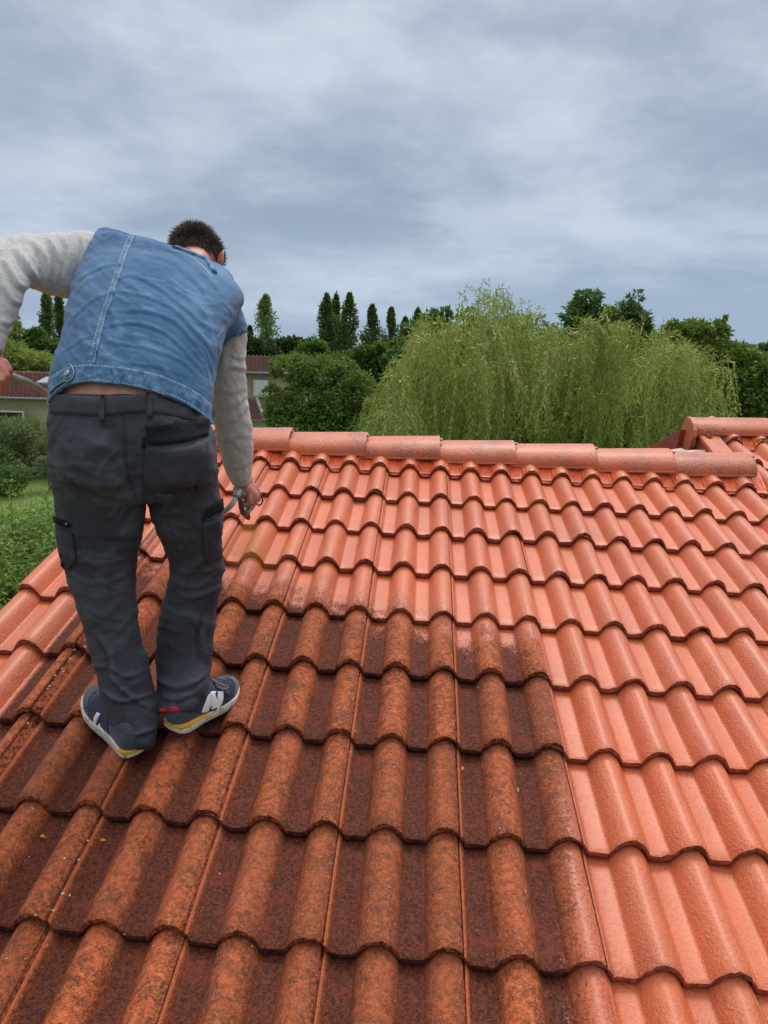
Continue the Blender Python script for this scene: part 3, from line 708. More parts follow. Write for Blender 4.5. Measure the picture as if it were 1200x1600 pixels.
# ---- weeping willow
def willow():
    R = np.random.default_rng(77); b0 = P(860, 700, 14.5); b0 = Vector((b0.x, b0.y, 0))
    e = empty('weeping_willow', tuple(b0), 'big weeping willow with long hanging leafy strands behind the ridge', 'willow tree'); I = Matrix.Translation(-b0)
    prx = [560, 590, 620, 650, 668, 700, 735, 770, 820, 870, 900, 960, 1010, 1040, 1080, 1120, 1160]; pry = [690, 640, 596, 560, 540, 528, 514, 500, 512, 530, 522, 534, 538, 572, 606, 636, 665]
    tops = [P(x, y, 14+dz) for x, y, dz in ((640, 580, -.6), (700, 530, .5), (760, 500, -.4), (820, 505, .8), (880, 515, -.5), (940, 520, .6), (1000, 530, -.2), (1060, 570, .4), (1100, 610, 0), (850, 560, -1.3), (740, 570, 1.0), (960, 580, 1.4))]
    o = link('trunk', trunk_mesh(b0, [(q.x, q.y+1.2, q.z-.35) for q in tops[:7]], .20, 3), e); o.matrix_parent_inverse = I
    LV = []; TW_ = []
    ns = 2300
    nb_ = 128; q = 0
    for bq in range(nb_):                                   # boughs, each with a curtain of strands of its own
        bpx = 622+(1090-622)*((bq*0.61803) % 1.0)+R.normal()*8; byt = np.interp(bpx, prx, pry)+R.normal()*17; layer = bq % 3
        bpy = byt+(R.uniform(0, 1)**1.35)*150 if layer else byt+R.uniform(0, 26)
        bd_ = (R.uniform(12.4, 13.6), R.uniform(13.6, 15.0), R.uniform(14.6, 16.0))[layer if layer else 2*int(R.random() < .5)]
        bdir = np.array([(bpx-855)/300*.9+R.normal()*.5, -.35+R.normal()*.5, .5+R.normal()*.25]); blen = R.uniform(.35, .95)
        bst = np.array(P(bpx, bpy, bd_)); bsw = np.array([R.normal()*.26+(bpx-855)/290*.10, R.normal()*.2, 0])
        for k in range(16):
            q += 1; wild = (q % 14 == 0)
            f = R.uniform(0, 1)
            st = bst+nrm(bdir[None])[0]*blen*(f-.3)+np.array([R.normal()*.07, R.normal()*.09, -.10*f*f+R.normal()*.05]); px = bpx; out = (bpx-855)/290
            v0 = bdir*.8+R.normal(size=3)*.30+np.array([0, 0, .5 if wild else .05]); v0 /= np.linalg.norm(v0)
            Ls = R.uniform(.8, 2.1)*(.7 if wild else 1.0); m_ = int(Ls/.062); s = np.linspace(0, 1, m_)[:, None]
            g = np.array([0, 0, -1.0]); bend = .30 if not wild else .55
            wgt = np.clip(s/bend, 0, 1)**1.2; sway = bsw+np.array([R.normal()*.09, R.normal()*.09, 0])
            dr = nrm(v0*(1-wgt)+(g+sway)*wgt+.07*np.sin(s*9+R.uniform(0, 6))*np.array([1, .4, 0]))
            p = st+np.cumsum(dr*Ls/m_, 0)
            sgn = np.where(np.arange(m_) % 2, 1, -1)[:, None]
            lat = nrm(np.cross(dr, np.array([R.normal(), R.normal(), .2])[None].repeat(m_, 0)))*sgn
            LV.append(leaves(p, dr*1.0+lat*.62+np.array([0, 0, -.2])+R.normal(size=(m_, 3))*.2, .135*R.uniform(.6, 1.2, m_)*(1-.3*s[:, 0]), .024, R))
            LV.append(leaves(p[::2], dr[::2]-lat[::2]*.7+R.normal(size=(len(p[::2]), 3))*.25, .11*R.uniform(.6, 1.1, len(p[::2])), .020, R))
            if q % 2 == 0: TW_.append((p[::3], .0035))
    L = np.concatenate(LV)
    o = link('crown', quads_mesh('crown', L.reshape(-1, 3), len(L), m_will), e); o.matrix_parent_inverse = I
    V = []; n = 0
    for p, r in TW_:
        a, b_ = p[:-1], p[1:]; s = nrm(np.cross(b_-a, np.array([0, 1.0, .2])))*r
        V.append(np.stack([a-s, b_-s*.7, b_+s*.7, a+s], 1)); n += len(a)
    V = np.concatenate(V)
    o = link('twigs', quads_mesh('twigs', V.reshape(-1, 3), len(V), simple('willow_twig', sr(150, 140, 70), .7)), e); o.matrix_parent_inverse = I; o['kind'] = 'stuff'
willow()
# ---- tall weeds near the gable
stem_m = simple('weed_stem', sr(112, 96, 58), .8)
wl = ['tall weed nearest the left edge, bare reddish stalk', 'tall weed with pale seed tip above the others', 'thick leafy weed close to the trousers', 'leafy weed standing between two bare stalks', 'short bushy weed behind the verge tiles']
def weed(px, ytop, d, seed, lab, dens=1.0):
    R = np.random.default_rng(seed); tp = P(px, ytop, d); b0 = Vector((tp.x+R.normal()*.1, tp.y+R.normal()*.1, 0)); e = empty('weed_plant', tuple(b0), lab, 'weed', 'tall weeds beside the verge'); I = Matrix.Translation(-b0)
    mid = b0.lerp(tp, .55)+Vector((R.normal()*.05, R.normal()*.05, 0))
    path = smooth_path([b0, mid, tp], 8)
    o = link('stem', tube_mesh('stem', path, list(np.linspace(.010, .0035, len(path))), 6, stem_m), e); o.matrix_parent_inverse = I
    n = int(420*dens); s = R.uniform(.15, 1, n)**.8; idx = s*(len(path)-1); a = np.array([tuple(p) for p in path]); i0 = np.minimum(idx.astype(int), len(path)-2)
    p = a[i0]+(a[i0+1]-a[i0])*(idx-i0)[:, None]+R.normal(size=(n, 3))*.10*dens
    th = R.uniform(0, 2*math.pi, n); dirs = np.stack([np.cos(th), np.sin(th), R.normal(size=n)*.35+.1], 1)
    lf = leaves(p, dirs, .20*(1.15-.65*s)*R.uniform(.7, 1.2, n), .055*(1.1-.5*s), R)
    o = link('leaves', quads_mesh('leaves', lf.reshape(-1, 3), len(lf), m_weed), e); o.matrix_parent_inverse = I
ws = [(3, 800, 13.5, 'bare reddish stalk of a weed at the very left edge', .3), (18, 742, 13.8, 'tallest weed stalk, reaching up over the lawn', .25), (12, 835, 14.2, 'leafy weed below the tallest stalk', 1.3), (30, 815, 14.0, 'leafy green weed third from the left', 1.4),
      (45, 795, 14.3, 'weed with grey green tip in the middle of the patch', 1.2), (60, 805, 13.8, 'bushy weed right of the patch centre', 1.4), (70, 768, 13.6, 'slim weed stalk near the trousers rising over the lawn edge', .3), (80, 810, 14.2, 'leafy weed touching the trouser pocket in view', 1.3),
      (92, 835, 13.6, 'weed half hidden behind the left trouser leg', 1.2), (22, 860, 13.2, 'low leafy weed above the verge at left', 1.5), (52, 858, 13.3, 'low broad weed above the upper verge tile', 1.5), (-8, 850, 13.6, 'weed cut by the left picture edge', 1.4), (38, 890, 12.8, 'lowest leafy weed, right behind the verge tiles', 1.5), (6, 900, 12.8, 'low weed at the bottom left of the patch', 1.5), (74, 850, 13.1, 'dark leafy weed next to the upper verge tile', 1.4)]
for k, (px, yt, d, lb, de) in enumerate(ws): weed(px, yt, d, 200+k, lb, de)
R = np.random.default_rng(9)
n = 26000; c = np.stack([R.uniform(-9.5, -4.3, n), R.uniform(10.2, 18.5, n), np.abs(R.normal(size=n))*.55], 1)
gl_ = leaves(c, R.normal(size=(n, 3))*.5+np.array([0, 0, .8]), .14, .035, R)
tag(link('ground_cover', quads_mesh('ground_cover', gl_.reshape(-1, 3), n, m_weed)), 'rank green growth filling the bed beside the lawn', 'ground cover', None, 'stuff')
n = 40000; c = np.stack([R.uniform(-24, -5, n), R.uniform(18.5, 34, n), np.zeros(n)], 1)
gl_ = leaves(c, R.normal(size=(n, 3))*.35+np.array([0, 0, .8]), .055*R.uniform(.5, 1.4, n), .02, R)
tag(link('grass', quads_mesh('grass', gl_.reshape(-1, 3), n, leaf_mat('grass_blades', sr(92, 122, 56), sr(122, 148, 76), sr(108, 132, 62)))), 'short mown lawn grass', 'grass', None, 'stuff')
# ================================================================== houses in the background
rt_m, t, b = newmat('old_roof_tiles'); v = coords(t)
a1 = t.mix(t.voro(v, 5.0, 'F1', 'Color'), sr(76, 52, 48), sr(120, 86, 72)); a1 = t.mix(t.mr(t.noise(v, 3, 4), .4, .65, 0, .6), a1, sr(104, 72, 64)); 
t.put(b.inputs['Base Color'], a1); b.inputs['Roughness'].default_value = .9
far_wall = simple('aged_cream_wall', sr(172, 160, 132), .95, .2, .10, 1.2)
gutter_m = simple('zinc', sr(104, 106, 108), .5, .5, .1, 5)
dark_glass = simple('dark_window', sr(30, 34, 38), .15, .5, .1, 3)
white_frame = simple('white_frame', sr(206, 204, 196), .6)
def hpart(root, nm, me, mat=None, par=None):
    o = bpy.data.objects.new(nm, me); COL.objects.link(o)
    o.parent = par or root
    if par is None: o.matrix_parent_inverse = Matrix.Translation(-root.location)
    if mat and not len(me.materials): me.materials.append(mat)
    return o
def roof_sheet(A, B, Cc, Dd, ncol, nrow, amp=.05):
    """ridge A-B, eave D-C; wavy canal tiles in stepped rows"""
    A, B, Cc, Dd = map(Vector, (A, B, Cc, Dd)); nz = (B-A).cross(Dd-A).normalized(); nz = nz if nz.z > 0 else -nz
    V = []; Fc = []; sx = ncol*4
    for r_ in range(nrow):
        for e_, f in ((0, r_/nrow), (1, (r_+1.0)/nrow)):
            for i in range(sx+1):
                u = i/sx; p = A.lerp(B, u).lerp(Dd.lerp(Cc, u), f)
                V.append(p+nz*(amp*math.sin(i*math.pi/2)+(.05 if e_ else 0)))
        k = r_*2*(sx+1)
        for i in range(sx): Fc.append((k+i, k+i+1, k+sx+2+i, k+sx+1+i))
        if r_:
            for i in range(sx): Fc.append((k-(sx+1)+i, k-(sx+1)+i+1, k+i+1, k+i))
    return mesh_np('roof', V, Fc, True, rt_m)
def Z0(p): return Vector((p.x, p.y, 0))
def quad_prism(nm, a, b_, z0, z1, th, mat):               # wall between ground points a and b_
    a = Vector((a.x, a.y, 0)); b_ = Vector((b_.x, b_.y, 0)); n_ = (b_-a).cross(Vector((0, 0, 1))).normalized()*th
    V = [a+Vector((0, 0, z0)), b_+Vector((0, 0, z0)), b_+Vector((0, 0, z1)), a+Vector((0, 0, z1))]; V += [q+n_ for q in V]
    return mesh_np(nm, V, [(0, 1, 2, 3), (7, 6, 5, 4), (0, 4, 5, 1), (1, 5, 6, 2), (2, 6, 7, 3), (3, 7, 4, 0)], False, mat)
# left house
rA, rB = P(-160, 577, 41.5), P(190, 589, 41.5); rB.z = rA.z = (rA.z+rB.z)/2
eD, eC = P(-170, 622, 37.5), P(195, 641, 37.5); eD.z = eC.z = 2.5
h1_ = empty('bungalow', tuple(Z0((eD+eC)/2)), 'low cream bungalow under a brown tiled roof, across the lawn at left', 'house')
hpart(h1_, 'roof', roof_sheet(rA, rB, eC, eD, 52, 14))
bk_ = (rA-eD); bk_.z = 0
hpart(h1_, 'roof_back', roof_sheet(rA, rB, eC+bk_*2, eD+bk_*2, 52, 6))
ww = .4*bk_.normalized()
hpart(h1_, 'wall', quad_prism('wall', eD+ww, eC+ww, 0, 2.55, -.25, far_wall))
hpart(h1_, 'side_wall', quad_prism('side_wall', eC+ww, eC+bk_*1.9, 0, 2.5, .25, far_wall))
hpart(h1_, 'gutter', tube_mesh('gutter', [eD-ww*.1, eC-ww*.1], .07, 8, gutter_m))
hpart(h1_, 'ridge', tube_mesh('ridge', [rA, rB], .12, 8, rt_m))
for px in (8, 130):
    c0 = P(px, 668, 37.7); fr = hpart(h1_, 'window', box_mesh('window', (c0.x, c0.y+.05, 1.35), (1.9, .12, 1.1), white_frame))
    o = link('pane', box_mesh('pane', (c0.x, c0.y-.02, 1.35), (1.75, .04, .95), dark_glass), fr)
sk = P(68, 592, 40.2)
def on_plane(px, py, A, B, D_, off=.08):
    nz = (B-A).cross(D_-A).normalized(); nz = nz if nz.z > 0 else -nz; d_ = (P(px, py, 1)-cam_pos); s = (A+nz*off-cam_pos).dot(nz)/d_.dot(nz); return cam_pos+d_*s
pts = [on_plane(x, y, rA, rB, eD, .10) for x, y in ((56, 597), (72, 588.5), (112, 590), (100, 599))]; lo = [p-Vector((0, 0, .1)) for p in pts]
hpart(h1_, 'roof_window', mesh_np('roof_window', pts+lo, [(0, 1, 2, 3), (0, 4, 5, 1), (1, 5, 6, 2), (2, 6, 7, 3), (3, 7, 4, 0)], False, simple('zinc_sheet', sr(150, 156, 162), .4)))
# right house, two stepped roofs
rA, rB = P(330, 553, 42), P(520, 560, 42); rA.z = rB.z = (rA.z+rB.z)/2
eD, eC = P(325, 579, 38.5), P(525, 589, 38.5); eD.z = eC.z = (eD.z+eC.z)/2
h2_ = empty('village_house', tuple(Z0((eD+eC)/2)), 'cream house with stepped brown tiled roofs behind the grey sleeve', 'house')
hpart(h2_, 'roof', roof_sheet(rA, rB, eC, eD, 30, 10))
bk_ = (rA-eD); bk_.z = 0
hpart(h2_, 'roof_back', roof_sheet(rA, rB, eC+bk_*2, eD+bk_*2, 30, 4))
ww = .35*bk_.normalized()
hpart(h2_, 'wall', quad_prism('wall', eD+ww, eC+ww, 0, eD.z+.05, -.25, far_wall))
hpart(h2_, 'side_wall', quad_prism('side_wall', eC+ww, eC+bk_*1.9, 0, eD.z, .25, far_wall))
hpart(h2_, 'gutter', tube_mesh('gutter', [eD-ww*.1, eC-ww*.1], .07, 8, gutter_m))
c0 = P(408, 607, 38.8); fr = hpart(h2_, 'window', box_mesh('window', (c0.x, c0.y+.0, c0.z), (.75, .14, .85), white_frame)); link('pane', box_mesh('pane', (c0.x, c0.y-.09, c0.z), (.6, .04, .7), simple('pale_shutter', sr(196, 206, 212), .6)), fr)
lA, lB = P(335, 620, 38.2), P(400, 622, 38.2); lA.z = lB.z = (lA.z+lB.z)/2
lD, lC = P(330, 655, 35.5), P(414, 661, 35.5); lD.z = lC.z = (lD.z+lC.z)/2
hpart(h2_, 'lean_to_roof', roof_sheet(lA, lB, lC, lD, 14, 8))
hpart(h2_, 'lean_to_wall', quad_prism('lean_to_wall', lD+ww, lC+ww*.9, 0, lD.z+.02, -.2, far_wall))
hpart(h2_, 'lean_to_side', quad_prism('lean_to_side', lC+ww*.9, lB, 0, lC.z, .2, far_wall))
hpart(h2_, 'rake_board', tube_mesh('rake_board', [lB+Vector((0, 0, .05)), lC+Vector((0, 0, .02))], .09, 6, gutter_m))
# ================================================================== the man on the roof
def evaluated(me, mods):                                   # run modifiers on a mesh, give a new mesh
    o = bpy.data.objects.new('tmp', me); COL.objects.link(o)
    for ty, kw in mods:
        md = o.modifiers.new('m', ty)
        for a, b_ in kw.items(): setattr(md, a, b_)
    dg = bpy.context.evaluated_depsgraph_get(); dg.update()
    out = bpy.data.meshes.new_from_object(o.evaluated_get(dg))
    bpy.data.objects.remove(o); return out
def loft(rings, seg=28, power=2.3, cap=True):
    """rings: (left px, right px, view depth, half thickness[, shift]) -> closed tube vertices, faces"""
    cs = []
    for r in rings:
        l = P(r[0][0], r[0][1], r[2] if not isinstance(r[2], tuple) else r[2][0]); q = P(r[1][0], r[1][1], r[2] if not isinstance(r[2], tuple) else r[2][1])
        cs.append((l, q, (l+q)/2, r[3]))
    V = []; Fc = []; n = len(cs)
    for k, (l, q, c, th) in enumerate(cs):
        tg = (cs[min(k+1, n-1)][2]-cs[max(k-1, 0)][2]).normalized()
        a = (q-l)/2; ray_ = (c-cam_pos).normalized(); d2 = a.cross(tg).normalized()
        d2 = d2*(1 if d2.dot(ray_) > 0 else -1); rp_ = ray_-tg*ray_.dot(tg)
        if rp_.length > .35: d2 = rp_.normalized()
        d2 = d2*th
        for s in range(seg):
            an = 2*math.pi*s/seg; ca, sa = math.cos(an), math.sin(an)
            f = lambda v: math.copysign(abs(v)**(2/power), v)
            V.append(c+a*f(ca)+d2*f(sa))
    for k in range(n-1):
        for s in range(seg):
            s2 = (s+1) % seg; Fc.append((k*seg+s, k*seg+s2, (k+1)*seg+s2, (k+1)*seg+s))
    if cap:
        for k, tg in ((0, -1), (n-1, 1)):
            c = cs[k][2]+(cs[k][2]-cs[k-tg][2])*.0
            V.append(c); i = len(V)-1
            for s in range(seg):
                s2 = (s+1) % seg
                Fc.append((i, k*seg+s2, k*seg+s) if tg < 0 else (i, k*seg+s, k*seg+s2))
    return V, Fc
def dense_rings(rings, m=3):                               # interpolate rings smoothly
    arr = np.array([[*r[0], *r[1], *( (r[2], r[2]) if not isinstance(r[2], tuple) else r[2]), r[3]] for r in rings], float)
    out = []; n = len(arr); q = np.vstack([2*arr[0]-arr[1], arr, 2*arr[-1]-arr[-2]])
    for i in range(1, n):
        for k in range(m):
            s = k/m; p0, p1, p2, p3 = q[i-1], q[i], q[i+1], q[i+2]
            out.append(.5*(2*p1+(p2-p0)*s+(2*p0-5*p1+4*p2-p3)*s*s+(3*p1-p0-3*p2+p3)*s**3))
    out.append(arr[-1])
    return [((a[0], a[1]), (a[2], a[3]), (a[4], a[5]), a[6]) for a in out]
def capsule(pts, rad, seg=12):                             # closed round-ended limb in world space
    pts = [Vector(p) for p in pts]; rad = list(rad)
    d0 = (pts[0]-pts[1]).normalized(); d1 = (pts[-1]-pts[-2]).normalized()
    P2 = [pts[0]+d0*rad[0]*.95, pts[0]+d0*rad[0]*.6]+pts+[pts[-1]+d1*rad[-1]*.6, pts[-1]+d1*rad[-1]*.95]
    R2 = [rad[0]*.25, rad[0]*.78]+rad+[rad[-1]*.78, rad[-1]*.25]
    me = tube_mesh('c', P2, R2, seg); V = [v.co.copy() for v in me.vertices]; Fc = [tuple(p.vertices) for p in me.polygons]
    bpy.data.meshes.remove(me); return V, Fc
def ellipsoid(c, ax, seg=24, rings=14):                    # ax: three semi-axis vectors
    V = []; Fc = []
    for i in range(rings+1):
        th = math.pi*i/rings
        for s in range(seg):
            ph = 2*math.pi*s/seg
            V.append(Vector(c)+ax[0]*math.sin(th)*math.cos(ph)+ax[1]*math.sin(th)*math.sin(ph)+ax[2]*math.cos(th))
    for i in range(rings):
        for s in range(seg):
            s2 = (s+1) % seg; Fc.append((i*seg+s, (i+1)*seg+s, (i+1)*seg+s2, i*seg+s2))
    return V, Fc
def union(name, parts, voxel, smooth=4, mat=None):
    V = []; Fc = []
    for v, f in parts:
        k = len(V); V += list(v); Fc += [tuple(i+k for i in p) for p in f]
    me = mesh_np(name, V, Fc, False)
    bm = bmesh.new(); bm.from_mesh(me); bmesh.ops.remove_doubles(bm, verts=bm.verts, dist=1e-5); bmesh.ops.recalc_face_normals(bm, faces=bm.faces); bm.to_mesh(me); bm.free()
    mods = [('REMESH', dict(mode='VOXEL', voxel_size=voxel)), ('SMOOTH', dict(factor=.5, iterations=smooth))]
    out = evaluated(me, mods); out.name = name; out.materials.clear()
    if mat: out.materials.append(mat)
    out.shade_smooth(); return out
CWn = np.array(CW); CPn = np.array(cam_pos)
def uv_np(co):
    c = (co-CPn) @ CWn
    return np.stack([600+F*c[:, 0]/c[:, 2], 800+F*c[:, 1]/c[:, 2]], 1), c[:, 2]
def get_co(me):
    a = np.empty(len(me.vertices)*3, np.float32); me.vertices.foreach_get('co', a); return a.reshape(-1, 3).astype(float)
def get_no(me):
    a = np.empty(len(me.vertices)*3, np.float32); me.vertices.foreach_get('normal', a); return a.reshape(-1, 3).astype(float)
def set_co(me, co): me.vertices.foreach_set('co', co.astype(np.float32).ravel()); me.update()
def seg_dist(uv, poly):                                    # signed distance to a polyline and the position along it
    best = np.full(len(uv), 1e9); sgn = np.zeros(len(uv)); par = np.zeros(len(uv))
    pl = np.array(poly, float); L = np.r_[0, np.cumsum(np.hypot(*np.diff(pl, axis=0).T))]
    for k in range(len(pl)-1):
        a, b_ = pl[k], pl[k+1]; ab = b_-a; t_ = np.clip(((uv-a) @ ab)/(ab @ ab), 0, 1)
        d = uv-(a+t_[:, None]*ab); r = np.hypot(d[:, 0], d[:, 1]); m_ = r < best
        best[m_] = r[m_]; sgn[m_] = np.sign(ab[0]*d[m_, 1]-ab[1]*d[m_, 0]); par[m_] = (L[k]+t_[m_]*(L[k+1]-L[k]))/L[-1]
    return best, sgn, par
def sm_poly(poly, n=5): return [(p.x, p.y) for p in smooth_path([(x, y, 0) for x, y in poly], n)] if len(poly) > 2 else poly
def folds(me, lst, fbm=(), ridges=()):
    """lst: (polyline, height m, width px). A rounded ridge with a crease on its lower side. Also writes a 'fade' attribute"""
    co = get_co(me); no = get_no(me); uv, dep = uv_np(co)
    face = np.sum(no*(CPn-co), 1) > 0
    D = np.zeros(len(co))
    for poly, A, W in lst:
        pl = sm_poly(poly); x0, y0 = np.min(pl, 0)-4*W; x1, y1 = np.max(pl, 0)+4*W
        idx = np.where((uv[:, 0] > x0) & (uv[:, 0] < x1) & (uv[:, 1] > y0) & (uv[:, 1] < y1) & face)[0]
        if not len(idx): continue
        r, s, p = seg_dist(uv[idx], pl)
        env = np.clip(np.minimum(p, 1-p)*4.5, 0, 1)**.7; env = np.where((p <= 0) | (p >= 1), 0, env)
        sd_ = r*s
        D[idx] += A*env*(np.exp(-(sd_/W)**2)-.85*np.exp(-((sd_-1.55*W)/(.8*W))**2))
    for sx, amp, ang, seed in fbm:                          # stretched noise, sx: (along, across) frequency
        c_, s_ = math.cos(ang), math.sin(ang)
        a = (uv[:, 0]*c_+uv[:, 1]*s_)*sx[0]; b_ = (-uv[:, 0]*s_+uv[:, 1]*c_)*sx[1]
        nn = np.array([noise.fractal(Vector((p, q, seed+d*2.0)), .8, 2.1, 4) for p, q, d in zip(a, b_, dep)])
        D += amp*nn
    for sx, amp, ang, seed in ridges:                       # thin sharp creases
        c_, s_ = math.cos(ang), math.sin(ang)
        wx = np.array([noise.noise(Vector((p*.008, q*.008, seed))) for p, q in uv])*60
        a = (uv[:, 0]*c_+uv[:, 1]*s_+wx)*sx[0]; b_ = (-uv[:, 0]*s_+uv[:, 1]*c_+wx)*sx[1]
        nn = np.array([noise.noise(Vector((p, q, seed+d*2.0))) for p, q, d in zip(a, b_, dep)])
        mk = np.array([noise.noise(Vector((p*.014, q*.014, seed+9))) for p, q in uv])
        D += amp*(np.clip(1-np.abs(nn)*3.2, 0, 1)**1.6)*np.clip(mk*2.2+.35, 0, 1)
    at = me.attributes.new('fade', 'FLOAT', 'POINT'); at.data.foreach_set('value', np.clip(D/.006*.5+.5, 0, 1).astype(np.float32))
    set_co(me, co+no*D[:, None]); return me
def bvh_of(*mes):
    V = []; Fc = []
    for me in mes:
        k = len(V); V += [v.co.copy() for v in me.vertices]; Fc += [tuple(i+k for i in p.vertices) for p in me.polygons]
    return BVHTree.FromPolygons(V, Fc)
def hit(bv, px, py):
    d = (P(px, py, 1)-cam_pos).normalized(); r = bv.ray_cast(cam_pos, d, 30)
    if r[0] is None: return None
    n = r[1]
    if n.dot(d) > 0: n = -n
    return r[0], n
def resample(poly, n):
    pl = np.array(poly, float); L = np.r_[0, np.cumsum(np.hypot(*np.diff(pl, axis=0).T))]; s = np.linspace(0, L[-1], n)
    return np.stack([np.interp(s, L, pl[:, 0]), np.interp(s, L, pl[:, 1])], 1)
def keep_largest(me):
    bm = bmesh.new(); bm.from_mesh(me); seen = set(); best = []
    for f in bm.faces:
        if f in seen: continue
        st_, comp = [f], []
        seen.add(f)
        while st_:
            q = st_.pop(); comp.append(q)
            for e in q.edges:
                for g in e.link_faces:
                    if g not in seen: seen.add(g); st_.append(g)
        if len(comp) > len(best): best = comp
    keep_ = set(best); bmesh.ops.delete(bm, geom=[f for f in bm.faces if f not in keep_], context='FACES')
    bmesh.ops.delete(bm, geom=[v for v in bm.verts if not v.link_faces], context='VERTS')
    bm.to_mesh(me); bm.free(); return me
def cloth_patch(name, bv, A, B, off, n=24, m_=6, rim=True, sm=True, relief=None):
    """a raised piece between two pixel curves, lying on the surface bv"""
    a = resample(sm_poly(A) if sm else A, n); b_ = resample(sm_poly(B) if sm else B, n)
    V = []; G = []; last = None
    for j in range(m_+1):
        row = []
        for i in range(n):
            p = a[i]*(1-j/m_)+b_[i]*(j/m_); h = hit(bv, *p)
            if h is None:
                if last is None: row.append(None); continue
                dd = (P(p[0], p[1], 1)-cam_pos).normalized(); pn = last[1]
                h = (P(p[0], p[1], UV(last[0])[2]), pn)
            last = h; o_ = off
            if relief: o_ += relief(i/(n-1), j/m_)
            row.append(len(V)); V.append(h[0]+h[1]*o_)
        G.append(row)
    Fc = []
    for j in range(m_):
        for i in range(n-1):
            q = (G[j][i], G[j][i+1], G[j+1][i+1], G[j+1][i])
            if None in q: continue
            if max((V[q[0]]-V[q[2]]).length, (V[q[1]]-V[q[3]]).length) > .08: continue
            Fc.append(q)
    me = mesh_np(name, V, Fc, True); me = keep_largest(me)
    if rim:                                                 # give the piece its thickness
        bm = bmesh.new(); bm.from_mesh(me)
        for f in bm.faces:
            if f.normal.dot(cam_pos-f.calc_center_median()) < 0: f.normal_flip()
        edges = [e for e in bm.edges if e.is_boundary]
        r = bmesh.ops.extrude_edge_only(bm, edges=edges)
        vs = [v for v in r['geom'] if isinstance(v, bmesh.types.BMVert)]
        bm.normal_update()
        for v in vs:
            h = hit(bv, *UV(v.co)[:2]); d = (v.co-cam_pos).normalized()
            v.co = v.co+d*(off*1.3+.001)
        bm.to_mesh(me); bm.free(); me.shade_smooth()
    return me
def surf_line(bv, poly, off, step=3.0):
    pl = sm_poly(poly); L = sum(math.dist(pl[k], pl[k+1]) for k in range(len(pl)-1)); n = max(3, int(L/step))
    out = []
    for p in resample(pl, n):
        h = hit(bv, *p)
        if h: out.append((h[0]+h[1]*off, h[1]))
    return out
def welt(name, bv, poly, rad, mat, off=.0, seg=8):
    pts = [p for p, n in surf_line(bv, poly, off)]
    pts = [pts[0]]+[p for k, p in enumerate(pts[1:]) if (p-pts[k]).length < .06]
    return tube_mesh(name, pts, rad, seg, mat)
def stitches(name, bv, polys, mat, off=.0008, dash=.005, gap=.0028, wd=.00075):
    V = []; nq = 0
    for poly in polys:
        pts = surf_line(bv, poly, off, 1.2)
        if len(pts) < 3: continue
        acc = 0; on = True; start = pts[0]
        for k in range(1, len(pts)):
            L = (pts[k][0]-pts[k-1][0]).length
            if L > .03: start = pts[k]; acc = 0; continue
            acc += L
            if on and acc >= dash:
                a, b_ = start[0], pts[k][0]; s = (b_-a).cross(pts[k][1]).normalized()*wd
                V += [a-s, b_-s, b_+s, a+s]; nq += 1; acc = 0; on = False
            elif not on and acc >= gap: start = pts[k]; acc = 0; on = True
    return quads_mesh(name, np.array([tuple(v) for v in V]), nq, mat)

man = empty('person', tuple(RW(-2.72, -1.55, 0)), 'man seen from behind in blue denim vest and dark work trousers, bending over the roof', 'person')
MI = Matrix.Translation(-man.location)
def mpart(name, me, parent=None, label=None, kind=None):
    o = bpy.data.objects.new(name, me); COL.objects.link(o); o.parent = parent or man
    if parent is None: o.matrix_parent_inverse = MI
    if label: o['label'] = label
    if kind: o['kind'] = kind
    return o
# ---- cloth materials
def cloth(name, c1, c2, rough, weave=900, wb=.0006, fade=None, twill=False, fadeamt=.6, blotch=10):
    m, t, b = newmat(name); v = coords(t)
    f = t.mr(t.noise(v, blotch, 5, .6), .32, .68)
    col = t.mix(f, c1, c2)
    if fade:
        at = t.node('ShaderNodeAttribute', attribute_name='fade').outputs['Fac']
        col = t.mix(t.math('MULTIPLY', t.mr(at, .53, .95), fadeamt), col, fade)
    g = t.noise(v, weave, 2, .7)
    gg = t.mr(g, .3, .7, .86, 1.13, False)
    if twill:
        st = t.noise(t.vmul(v, (420, 420, 60)), 1.0, 3, .6); s2 = t.mr(st, .3, .7, .86, 1.16, False); gg = t.math('MULTIPLY', gg, s2)
    col = t.mix(1.0, col, t.comb(gg, gg, gg), 'MULTIPLY')
    t.put(b.inputs['Base Color'], col); b.inputs['Roughness'].default_value = rough; b.inputs['Specular IOR Level'].default_value = .25
    b.inputs['Sheen Weight'].default_value = .15; b.inputs['Sheen Roughness'].default_value = .5
    h = t.math('ADD', t.math('MULTIPLY', g, wb), t.math('MULTIPLY', t.noise(v, 55, 4, .6), .0035))
    t.put(b.inputs['Normal'], t.bump(h, .9, 1.0)); return m
denim = cloth('denim', sr(58, 97, 138), sr(72, 112, 152), .9, 1100, .0007, sr(112, 150, 184), True, .5)
denim_dk = cloth('denim_seam', sr(54, 92, 136), sr(104, 142, 178), .85, 500, .0006, None, True, blotch=55)
trou = cloth('work_cloth', sr(49, 50, 59), sr(60, 61, 71), .75, 1300, .0004, sr(76, 82, 94), False, .6)
trou.node_tree.nodes['Principled BSDF'].inputs['Sheen Weight'].default_value = .04
black_cloth = cloth('black_cloth', sr(20, 21, 28), sr(30, 31, 40), .8, 900, .0006)
black_cloth.node_tree.nodes['Principled BSDF'].inputs['Sheen Weight'].default_value = 0
black_cloth.node_tree.nodes['Principled BSDF'].inputs['Specular IOR Level'].default_value = .15
jersey = cloth('grey_jersey', sr(178, 177, 178), sr(198, 197, 198), .95, 700, .0012, None, False, blotch=160)
